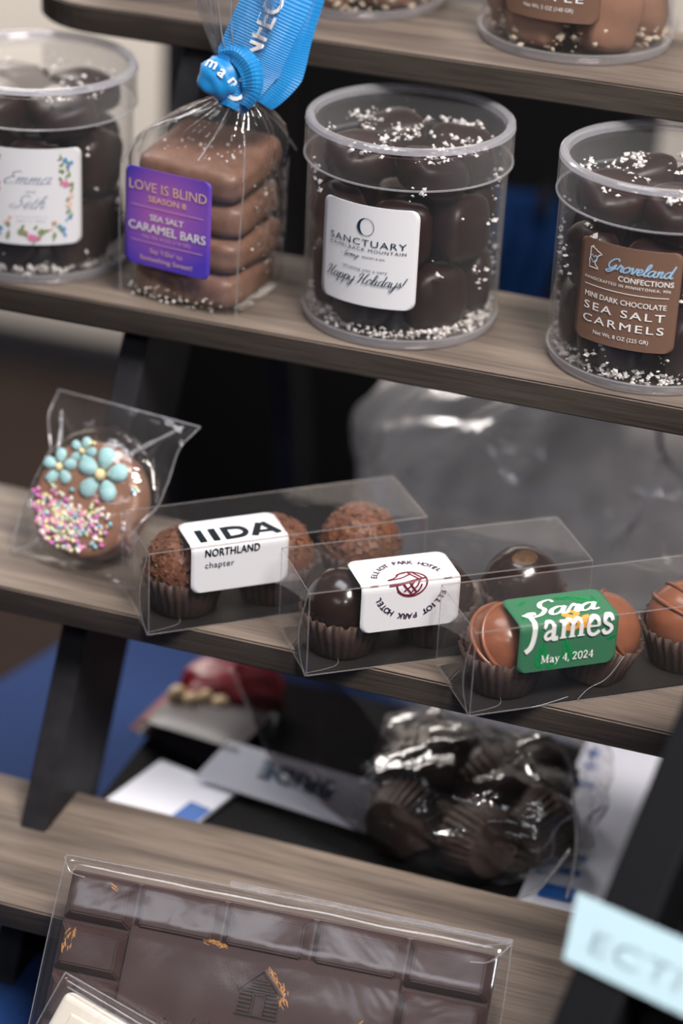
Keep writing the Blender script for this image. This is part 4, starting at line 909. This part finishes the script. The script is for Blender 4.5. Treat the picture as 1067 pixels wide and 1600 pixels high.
for rI in range(5):
    for cI in range(5):
        if 1 <= rI <= 3 and 1 <= cI <= 3: continue
        z1 = Z0 - rI * ROW - .0002; obj('tablet', frustum(xs[cI] + .0002, xs[cI + 1] - .0002, z1 - ROW + .0006, z1, .0060, .0018, .0032), 'bar_chocolate', bar)
PX0, PX1, PZ1 = .0296, .1330, -.0180; PY = .0026
pan = obj('centre_panel', frustum(PX0, PX1, -.0773, PZ1, .0060, PY, .0008), 'bar_chocolate', bar)
def raised(pts, w, h=.0012):
    """raised line on the panel: (x, z) points"""
    bm = bmesh.new()
    for (a, b) in zip(pts[:-1], pts[1:]):
        a = Vector((a[0], 0, a[1])); b = Vector((b[0], 0, b[1])); t = (b - a).normalized(); s = Vector((-t.z, 0, t.x)) * w / 2
        v = [bm.verts.new(p + Vector((0, y, 0))) for y, k in ((PY + .0002, 1.0), (PY - h, .55)) for p in (a - s * k, b - s * k, b + s * k, a + s * k)]
        for f in ((0, 1, 2, 3), (7, 6, 5, 4), (0, 4, 5, 1), (1, 5, 6, 2), (2, 6, 7, 3), (3, 7, 4, 0)): bm.faces.new([v[i] for i in f])
    bmesh.ops.recalc_face_normals(bm, faces=bm.faces[:]); return bm
hx, hz = .0829, -.0250
cab = bpy.data.objects.new('cabin_emblem', None); link(cab, pan); cab.empty_display_size = .005
def emb(bm, n='emblem_line'): return obj(n, bm, 'bar_chocolate', cab)
emb(raised([(hx - .0082, hz - .0078), (hx, hz), (hx + .0082, hz - .0078)], .0014, .0015))
for k in range(5):
    z = hz - .0032 - k * .0011; h = (.0032 + k * .0011) * .95; emb(raised([(hx - h + .0008, z - .0004), (hx + h - .0008, z - .0004)], .0009))
for k in range(5):
    z = hz - .0092 - k * .0015
    emb(raised([(hx - .0074, z), (hx - .0026, z)], .0012)); emb(raised([(hx + .0026, z), (hx + .0074, z)], .0012))
emb(raised([(hx - .0021, hz - .0162), (hx - .0021, hz - .0088), (hx + .0021, hz - .0088), (hx + .0021, hz - .0162)], .0008)); emb(raised([(hx - .008, hz - .0166), (hx + .008, hz - .0166)], .0009))
t = text_bm('WINTER', .0105, .088, spacing=1.15)
r = bmesh.ops.extrude_face_region(t, geom=t.faces[:])
for v in [e for e in r['geom'] if isinstance(e, bmesh.types.BMVert)]: v.co.z += .0009
for v in t.verts: v.co = Vector((.0829 + v.co.x, PY + .0001 - v.co.z, -.0565 + v.co.y))
bmesh.ops.recalc_face_normals(t, faces=t.faces[:]); obj('raised_lettering', t, 'bar_chocolate', pan)
# gold lustre dust rubbed on the chocolate
def scuff(pts, n, spread, y, seed):
    rnd = random.Random(seed); bm = bmesh.new()
    for _ in range(n):
        t_ = rnd.random(); i = min(int(t_ * (len(pts) - 1)), len(pts) - 2); f = t_ * (len(pts) - 1) - i
        x = pts[i][0] + (pts[i + 1][0] - pts[i][0]) * f + rnd.gauss(0, spread); z = pts[i][1] + (pts[i + 1][1] - pts[i][1]) * f + rnd.gauss(0, spread)
        a = math.atan2(pts[i + 1][1] - pts[i][1], pts[i + 1][0] - pts[i][0]) + rnd.gauss(0, .25); l = rnd.uniform(.0004, .0016); w = rnd.uniform(.00008, .00028)
        d = Vector((math.cos(a), 0, math.sin(a))); s = Vector((-d.z, 0, d.x)); c0 = Vector((x, y - .00012, z)); bm.faces.new([bm.verts.new(c0 + d * l * p + s * w * q) for p, q in ((-1, -1), (1, -.4), (1, .4), (-1, 1))])
    o = obj('gold_dust', bm, 'gold_dust', bar); o['kind'] = 'stuff'
scuff([(.0855, -.0262), (.0900, -.0310), (.0912, -.0355)], 70, .0009, PY, 1); scuff([(.0585, -.0183), (.0665, -.0195)], 40, .0004, PY, 2)
scuff([(.0075, -.0245), (.0065, -.0330)], 12, .0003, .0018, 3); scuff([(.0100, -.0245), (.0090, -.0320)], 12, .0003, .0018, 4); scuff([(.1225, -.035), (.118, -.045)], 10, .0015, PY, 6); scuff([(.02, -.006), (.023, -.008)], 6, .0006, .0018, 7)
# clear wrap with rounded top edge, seam flange
bm = bmesh.new(); bbox(bm, 0, W_, 0, T_, -L_, .0016, .0042, 5)
bmesh.ops.subdivide_edges(bm, edges=[e for e in bm.edges if e.calc_length() > .02], cuts=30, use_grid_fill=True)
for v in bm.verts:
    if v.co.y < .005 and v.co.z > -.02: v.co.y += .0014 * max(0, 1 + v.co.z / .020) - .0006
    v.co.y += .0003 * noise.noise(Vector((v.co.x * 60, v.co.z * 60, 1))); v.co.z += .0005 * noise.noise(Vector((v.co.x * 45, v.co.y * 50, 5)))
wr = obj('wrapper', bm, 'wrap_film', bar, smooth=True)
for pts in ([(0, .004, .0018), (W_ * .5, .005, .0022), (W_, .004, .0018)], [(W_ * .37, .0075, .0040), (W_, .0070, .0030)], [(W_, .004, .0018), (W_ + .0012, .004, -.03), (W_ + .0008, .004, -.09)], [(0, .004, .0018), (-.0006, .004, -.03), (-.0006, .004, -.095)], [(W_, .002, .001), (W_ - .006, -.0002, -.006), (W_ - .013, -.0003, -.0075)], [(W_, .003, .0018), (W_ - .010, .0010, -.001), (W_ - .018, .0004, -.0015)], [(0, .002, .001), (.004, -.0002, -.004), (.010, -.0003, -.005)]):
    bm = bmesh.new(); tube(bm, spline(pts, 8), .00022, 5); obj('crease', bm, 'film_edge', wr)
bm = bmesh.new(); q = [(W_ * .37, .0075, .0012), (W_, .007, .0010), (W_, .007, .0030), (W_ * .37, .0075, .0040)]; bm.faces.new([bm.verts.new(p_) for p_ in q]); obj('seam_flange', bm, 'wrap_film', wr)

# ------------------------------------------------------------------ ivory bar in front of it
IM = frame(.074, .66, -.309, W(-.3064, -.1028, -.0907))
iv = thing_m('wrapped_ivory_bar', 'ivory white chocolate bar in clear wrap leaning on the large dark bar', 'chocolate bar', IM)
IL = .0460
bm = bmesh.new(); bbox(bm, .0035, .0985, .0014, .0098, -IL, -.0048, .0030, 4)
obj('slab', bm, 'ivory_chocolate', iv, smooth=False)
bm = bmesh.new(); bbox(bm, .0095, .0925, .0008, .0030, -IL + .006, -.0108, .0010, 3); obj('inset_panel', bm, 'ivory_chocolate', iv)
bm = bmesh.new(); bbox(bm, 0, .102, 0, .0113, -IL - .002, 0, .0030, 4); w2 = obj('wrapper', bm, 'wrap_film', iv, smooth=True)
for pts in ([(0, .003, .0002), (.051, .003, .0008), (.102, .003, .0002)], [(0, .003, 0), (-.0004, .004, -.02), (0, .004, -IL)], [(.004, .0005, -.0035), (.05, -.0001, -.0040), (.1, .0005, -.0035)]):
    bm = bmesh.new(); tube(bm, spline(pts, 8), .00030, 5); obj('crease', bm, 'film_edge', w2)

# ================================================================== BLACK CHOCOLATE BOX WITH LIGHT BLUE BAND (nearest, right)
KM = frame(-.288, .641, 0, W(-.10779, -.1200, .02595))
kb = thing_m('black_chocolate_box', 'tall black tray box of chocolates with a light blue paper band', 'chocolate box', KM)
KB, KT, KW, KD = -.2005, .1350, .190, .028
for nm, (a, b, c, d, e, f) in {'rail_left': (0, .0192, 0, KD, KB, KT), 'rail_right': (KW - .0192, KW, 0, KD, KB, KT), 'rail_top': (.0192, KW - .0192, 0, KD, KT - .0192, KT), 'rail_bottom': (.0192, KW - .0192, 0, KD, KB, KB + .0192)}.items():
    bm = bmesh.new(); bbox(bm, a, b, c, d, e, f, .0012, 2); obj('frame_rail', bm, 'black_card', kb)
bm = bmesh.new(); bbox(bm, .0185, KW - .0185, .022, KD - .0002, KB + .0185, KT - .0185); obj('back_board', bm, 'black_card', kb)
bm = bmesh.new(); bbox(bm, KW * .5 - .02, KW * .5 + .02, KD, KD + .003, KB + .12, KT - .05, .0005); st = obj('easel_strut', bm, 'black_card', kb)
bm = bmesh.new(); rr = [(-.0074, -.0137), (KW + .001, -.0137), (KW + .001, -.0360), (-.0034, -.0345)]
for y in (-.0016, -.0008): bm.faces.new([bm.verts.new((x, y, z)) for x, z in rr])
bm.verts.ensure_lookup_table()
for k in range(4): bm.faces.new([bm.verts[i] for i in (k, (k + 1) % 4, 4 + (k + 1) % 4, 4 + k)])
bmesh.ops.recalc_face_normals(bm, faces=bm.faces[:]); band = obj('paper_band', bm, 'band_blue', kb); band['label'] = 'light blue paper band'
t = text_bm('ECTIONS', .0072, .066, spacing=1.1, bold=.02)
for v in t.verts: v.co = Vector((.0360 + v.co.x, -.00166, -.0292 + v.co.y))
obj('lettering', t, 'band_ink', band)
rnd = random.Random(5); CH = [bonbon_mesh('boxed', m_, .0115, .0115, .0062, 3.0, .08, s_) for s_, m_ in enumerate(('milk_chocolate', 'dark_chocolate', 'bar_chocolate'))]
for i in range(2):
    for j in range(4):
        z = .0350 - j * .031; x = .0345 + i * .0300
        place(CH[(i * 2 + j) % 3], 'boxed_chocolate', KM @ Matrix.Translation((x, .0155, z)) @ Matrix.Rotation(PI / 2, 4, 'X'), ['top', 'second', 'third', 'lowest'][j] + ' rounded chocolate in the ' + ('left' if i == 0 else 'next') + ' column of the black tray box', 'chocolate', 'chocolates in the black tray box')

# ================================================================== THINGS STORED BEHIND THE BOTTOM SHELF
zb = -.1115
sb = thing('flat_carton', 'flat carton blackened as shade behind the bottom shelf under papers and packets', 'carton', W(-.235, .115, -.15))
bm = bmesh.new(); bbox(bm, -.117, .117, -.095, .035, 0, .0380, .001, 1); obj('body', bm, 'black_fabric', sb)  # carton coloured black to stand in for the shade under the third shelf
bm = bmesh.new(); bbox(bm, -.118, .118, -.096, .036, .026, .0383, .001, 1); obj('lid', bm, 'black_fabric', sb)
sh = thing('printed_paper_sheet', 'white paper sheet with blue printed bars lying beside the bag of truffles', 'paper', W(-.150, .085, zb + .0002), (0, 0, .02))
bm = bmesh.new(); rows = []
for j in range(17):
    y = -.066 + .140 * j / 16; rows.append([bm.verts.new((x, y, .0006 + .0012 * math.sin(y * 60 + x * 30) ** 2)) for x in (-.022, -.01, .002, .014, .024)])
for j in range(16):
    for i in range(4): bm.faces.new((rows[j][i], rows[j][i + 1], rows[j + 1][i + 1], rows[j + 1][i]))
so = obj('sheet', bm, 'paper_white', sh)
for (x0, x1, y0, y1) in ((-.1690, -.1650, .1410, .1470), (-.1691, -.1634, .1320, .1345), (-.168, -.1606, .1170, .1203), (-.1628, -.1521, .0635, .0678), (-.1627, -.1521, .0530, .0564), (-.1650, -.1507, .0350, .0440)):
    bm = bmesh.new(); bbox(bm, x0 + .150, x1 + .150, y0 - .085, y1 - .085, .0019, .0021); obj('printed_bar', bm, 'print_blue', so)
fo = thing('folded_paper', 'white folded paper with a blue corner at the left end of the carton', 'paper', W(-.325, .040, zb + .0002), (0, 0, -.25))
bm = bmesh.new(); bbox(bm, -.020, .020, -.016, .022, 0, .0016, .0002, 1); obj('sheet', bm, 'paper_white', fo)
bm = bmesh.new(); bbox(bm, .009, .0195, -.0155, .004, .0016, .0019); obj('printed_corner', bm, 'print_blue', fo)
# upside-down card
def plane_frame(o, a, b):
    u = (Vector(a) - Vector(o)).normalized(); v = Vector(b) - Vector(o); v = (v - u * v.dot(u)).normalized(); n = u.cross(v)
    return Matrix(((u.x, v.x, n.x, o[0]), (u.y, v.y, n.y, o[1]), (u.z, v.z, n.z, o[2]), (0, 0, 0, 1)))
cm = plane_frame(W(-.3200, .0560, -.1080), W(-.2300, .0450, -.1080), W(-.3126, .0725, -.0960))
cd = thing_m('white_card', 'white card with upside down teal letters behind the bottom shelf', 'card', cm)
bm = bmesh.new(); v = [bm.verts.new(p_) for p_ in ((0, 0, 0), (.0915, 0, 0), (.0985, .0225, 0), (.0075, .0205, 0))]; bm.faces.new(v); co = obj('sheet', bm, 'paper_white', cd); md = co.modifiers.new('thick', 'SOLIDIFY'); md.thickness = .0004
t = text_bm('BRIDE', .0078, .0330, bold=.03)
for v in t.verts: v.co = Vector((.0430 - v.co.x, .0165 - v.co.y, .0003))
obj('lettering', t, 'print_teal', co)
# dark packets fanned in a pile
rnd = random.Random(9)
for k in range(4):
    g = thing('dark_sachet', ['lowest', 'second lowest', 'second highest', 'topmost'][k] + ' dark printed sachet in the small pile left of the card', 'sachet', W(-.333 + .002 * k, .090 - .001 * k, zb + .0006 + k * .0038), (0, 0, -.30 + .06 * k), 'dark sachets piled behind the bottom shelf')
    bm = bmesh.new(); n = 10; top = []; 
    for sgn in (1, -1):
        rows = [[bm.verts.new((-.024 + .048 * i / n, -.016 + .032 * j / n, .0018 + sgn * .0016 * (1 - (2 * i / n - 1) ** 4) * (1 - (2 * j / n - 1) ** 4))) for i in range(n + 1)] for j in range(n + 1)]
        for j in range(n):
            for i in range(n): bm.faces.new((rows[j][i], rows[j][i + 1], rows[j + 1][i + 1], rows[j + 1][i])[::sgn])
    b = obj('pouch', bm, 'dark_print', g, smooth=True)
    bm = bmesh.new(); bbox(bm, -.024, -.020, -.016, .016, .0012, .0024); obj('red_end_seal', bm, 'red_foil', b)
rp = thing('red_sweet_packet', 'red foil packet with cream sweets behind the left half of the bottom shelf', 'packet', W(-.3250, .1130, zb + .012), (.25, .1, .35))
bm = bmesh.new(); bmesh.ops.create_uvsphere(bm, u_segments=40, v_segments=24, radius=1)
for v in bm.verts: p_ = v.co; q = (abs(p_.x) ** 3 + abs(p_.y) ** 3 + abs(p_.z) ** 3) ** (1 / 3); v.co = Vector((p_.x / q * .022, p_.y / q * .014, p_.z / q * .010)) * (1 + .14 * noise.noise(p_ * 2.5))
obj('packet', bm, 'red_foil', rp, smooth=True)
for k in range(9):
    bm = bmesh.new(); bmesh.ops.create_uvsphere(bm, u_segments=12, v_segments=8, radius=.0045); a = k * .7
    obj('cream_sweet', bm, 'cream_print', rp, (-.024 + .0062 * (k % 5), -.013 + .003 * (k % 2), -.002 + .0065 * (k // 5)))
bm = bmesh.new(); bbox(bm, -.004, .020, -.0185, -.0155, -.008, .006, .0006); obj('grey_label', bm, 'grey_print', rp)
# bag of truffles in paper cups
tbg = thing('bag_of_truffles', 'clear plastic bag holding dark truffles in fluted paper cups behind the bottom shelf', 'bag', W(-.1960, .0640, zb + .0004))
bm = bmesh.new(); bmesh.ops.create_icosphere(bm, subdivisions=5, radius=1)
for v in bm.verts:
    p_ = v.co.copy(); q = (abs(p_.x) ** 3.2 + abs(p_.y) ** 3.2 + abs(p_.z) ** 3.2) ** (1 / 3.2); k = 1 + .16 * noise.noise(p_ * 2.2) + .08 * noise.noise(p_ * 6)
    z = .0255 + p_.z / q * .0265 * k; v.co = Vector((p_.x / q * .046 * k, p_.y / q * .040 * k, max(.0004, z)))
obj('film', bm, 'film', tbg, smooth=True)
for pts in ([(.044, -.030, .004), (.045, -.026, .025), (.040, -.018, .045)], [(.020, -.040, .002), (.034, -.040, .012), (.044, -.034, .030)]):
    bm = bmesh.new(); tube(bm, spline(pts, 6), .0007, 6); obj('crease', bm, 'film_edge', tbg, smooth=True)
# slack upper end of that bag, drooping over the white card: dark sheet of doubled film
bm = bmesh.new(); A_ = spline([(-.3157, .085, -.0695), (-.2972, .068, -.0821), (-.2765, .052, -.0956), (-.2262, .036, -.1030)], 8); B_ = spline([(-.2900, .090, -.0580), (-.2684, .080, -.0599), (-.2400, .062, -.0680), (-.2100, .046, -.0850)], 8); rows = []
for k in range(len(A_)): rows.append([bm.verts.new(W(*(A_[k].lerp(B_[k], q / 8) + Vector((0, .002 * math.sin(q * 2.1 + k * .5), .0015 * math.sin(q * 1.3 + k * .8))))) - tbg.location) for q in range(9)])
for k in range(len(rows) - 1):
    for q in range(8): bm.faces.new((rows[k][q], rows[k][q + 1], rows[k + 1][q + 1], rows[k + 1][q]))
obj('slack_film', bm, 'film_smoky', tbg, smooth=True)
bm = bmesh.new(); tube(bm, [W(*p_) - tbg.location for p_ in A_], .0006, 6); obj('crease', bm, 'film_edge', tbg, smooth=True)
DT = ball_bm(.0132, .04, 4); dme = bpy.data.meshes.new('dark_truffle'); DT.to_mesh(dme); DT.free(); dme.materials.append(MATS['dark_chocolate'])
for f in dme.polygons: f.use_smooth = True
for k, (x, y, z, rx, ry) in enumerate([(-.2240, .0480, -.0965, -1.6, .2), (-.1930, .0440, -.0965, -1.9, -.9), (-.2200, .0740, -.0800, -1.3, .9), (-.1950, .0720, -.0850, -1.2, -.9), (-.1700, .0600, -.0945, -1.3, .6), (-.2150, .0930, -.0940, .2, .3), (-.1800, .0900, -.0900, .4, .5)]):
    M = Matrix.Translation(W(x, y, z)) @ Matrix.Rotation(rx, 4, 'X') @ Matrix.Rotation(ry, 4, 'Y')
    place(CUP, 'paper_cup', M @ Matrix.Translation((0, 0, -.0125)), 'dark fluted paper cup in the plastic bag behind bottom shelf', 'paper cup', 'paper cups in the bag behind the bottom shelf')
    place(dme, 'bagged_truffle', M @ Matrix.Translation((0, 0, .0022)), 'dark truffle in a paper cup in the bag behind the bottom shelf', 'truffle', 'truffles in the bag behind the bottom shelf')
# big loose plastic bag behind the third shelf
pb = thing('loose_plastic_bag', 'large crumpled clear plastic bag standing behind the truffle boxes', 'bag', W(-.190, .205, -.15))
bm = bmesh.new(); bmesh.ops.create_icosphere(bm, subdivisions=6, radius=1)
for v in bm.verts:
    p_ = v.co.copy(); q = (abs(p_.x) ** 2.6 + abs(p_.y) ** 2.6 + abs(p_.z) ** 3) ** (1 / 2.6)
    n1 = noise.noise(p_ * 1.8 + Vector((3, 1, 0))); n2 = 1 - abs(noise.noise(p_ * 3.6 + Vector((0, 5, 1)))) * 2; n3 = noise.noise(p_ * 9)
    k = 1 + .16 * n1 + .07 * n2 + .03 * n3
    z = .100 + p_.z / q * .100 * (1 + .10 * n1 + .06 * n2); wv = 1 - .25 * max(0, (z - .15) / .06)
    v.co = Vector((p_.x / q * .108 * k * wv, p_.y / q * .052 * k, max(.0006, z)))
obj('film', bm, 'film_loose', pb, smooth=True)
for pts in ([(-.075, -.045, .150), (-.045, -.053, .185), (-.01, -.046, .203), (.03, -.04, .206)], [(.03, -.04, .206), (.036, -.055, .185), (.060, -.058, .178), (.085, -.045, .188)], [(.036, -.056, .186), (.030, -.060, .160), (.020, -.060, .140)], [(.075, -.05, .190), (.076, -.056, .165), (.072, -.058, .150)]):
    bm = bmesh.new(); tube(bm, spline(pts, 8), [.0010] + [.0020] * (8 * (len(pts) - 1) - 1) + [.0008], 6); obj('crease', bm, 'film_edge', pb, smooth=True)
# two stray fibres on the nearest truffle box
for k, pts in enumerate(([(.030, -.0004, .0008), (.034, -.0004, .0050), (.041, -.0004, .0085), (.047, -.0004, .0170)], [(.012, -.0006, .0004), (.018, -.0006, .0012), (.026, -.0008, .0030)])):
    MM = Matrix.Translation(W(-.1844, -.0177, .0002)) @ Matrix.Rotation(.65, 4, 'Z')
    bm = bmesh.new(); tube(bm, [MM @ Vector((p_[0] + .012, p_[1], p_[2])) for p_ in spline(pts, 6)], .00006, 5)
    o = obj('stray_fibre', bm, 'paper_white'); tag(o, ['long thin pale fibre clinging below the green label', 'short thin pale fibre at the foot of the green labelled box'][k], 'fibre', 'stray fibres on the clear box')
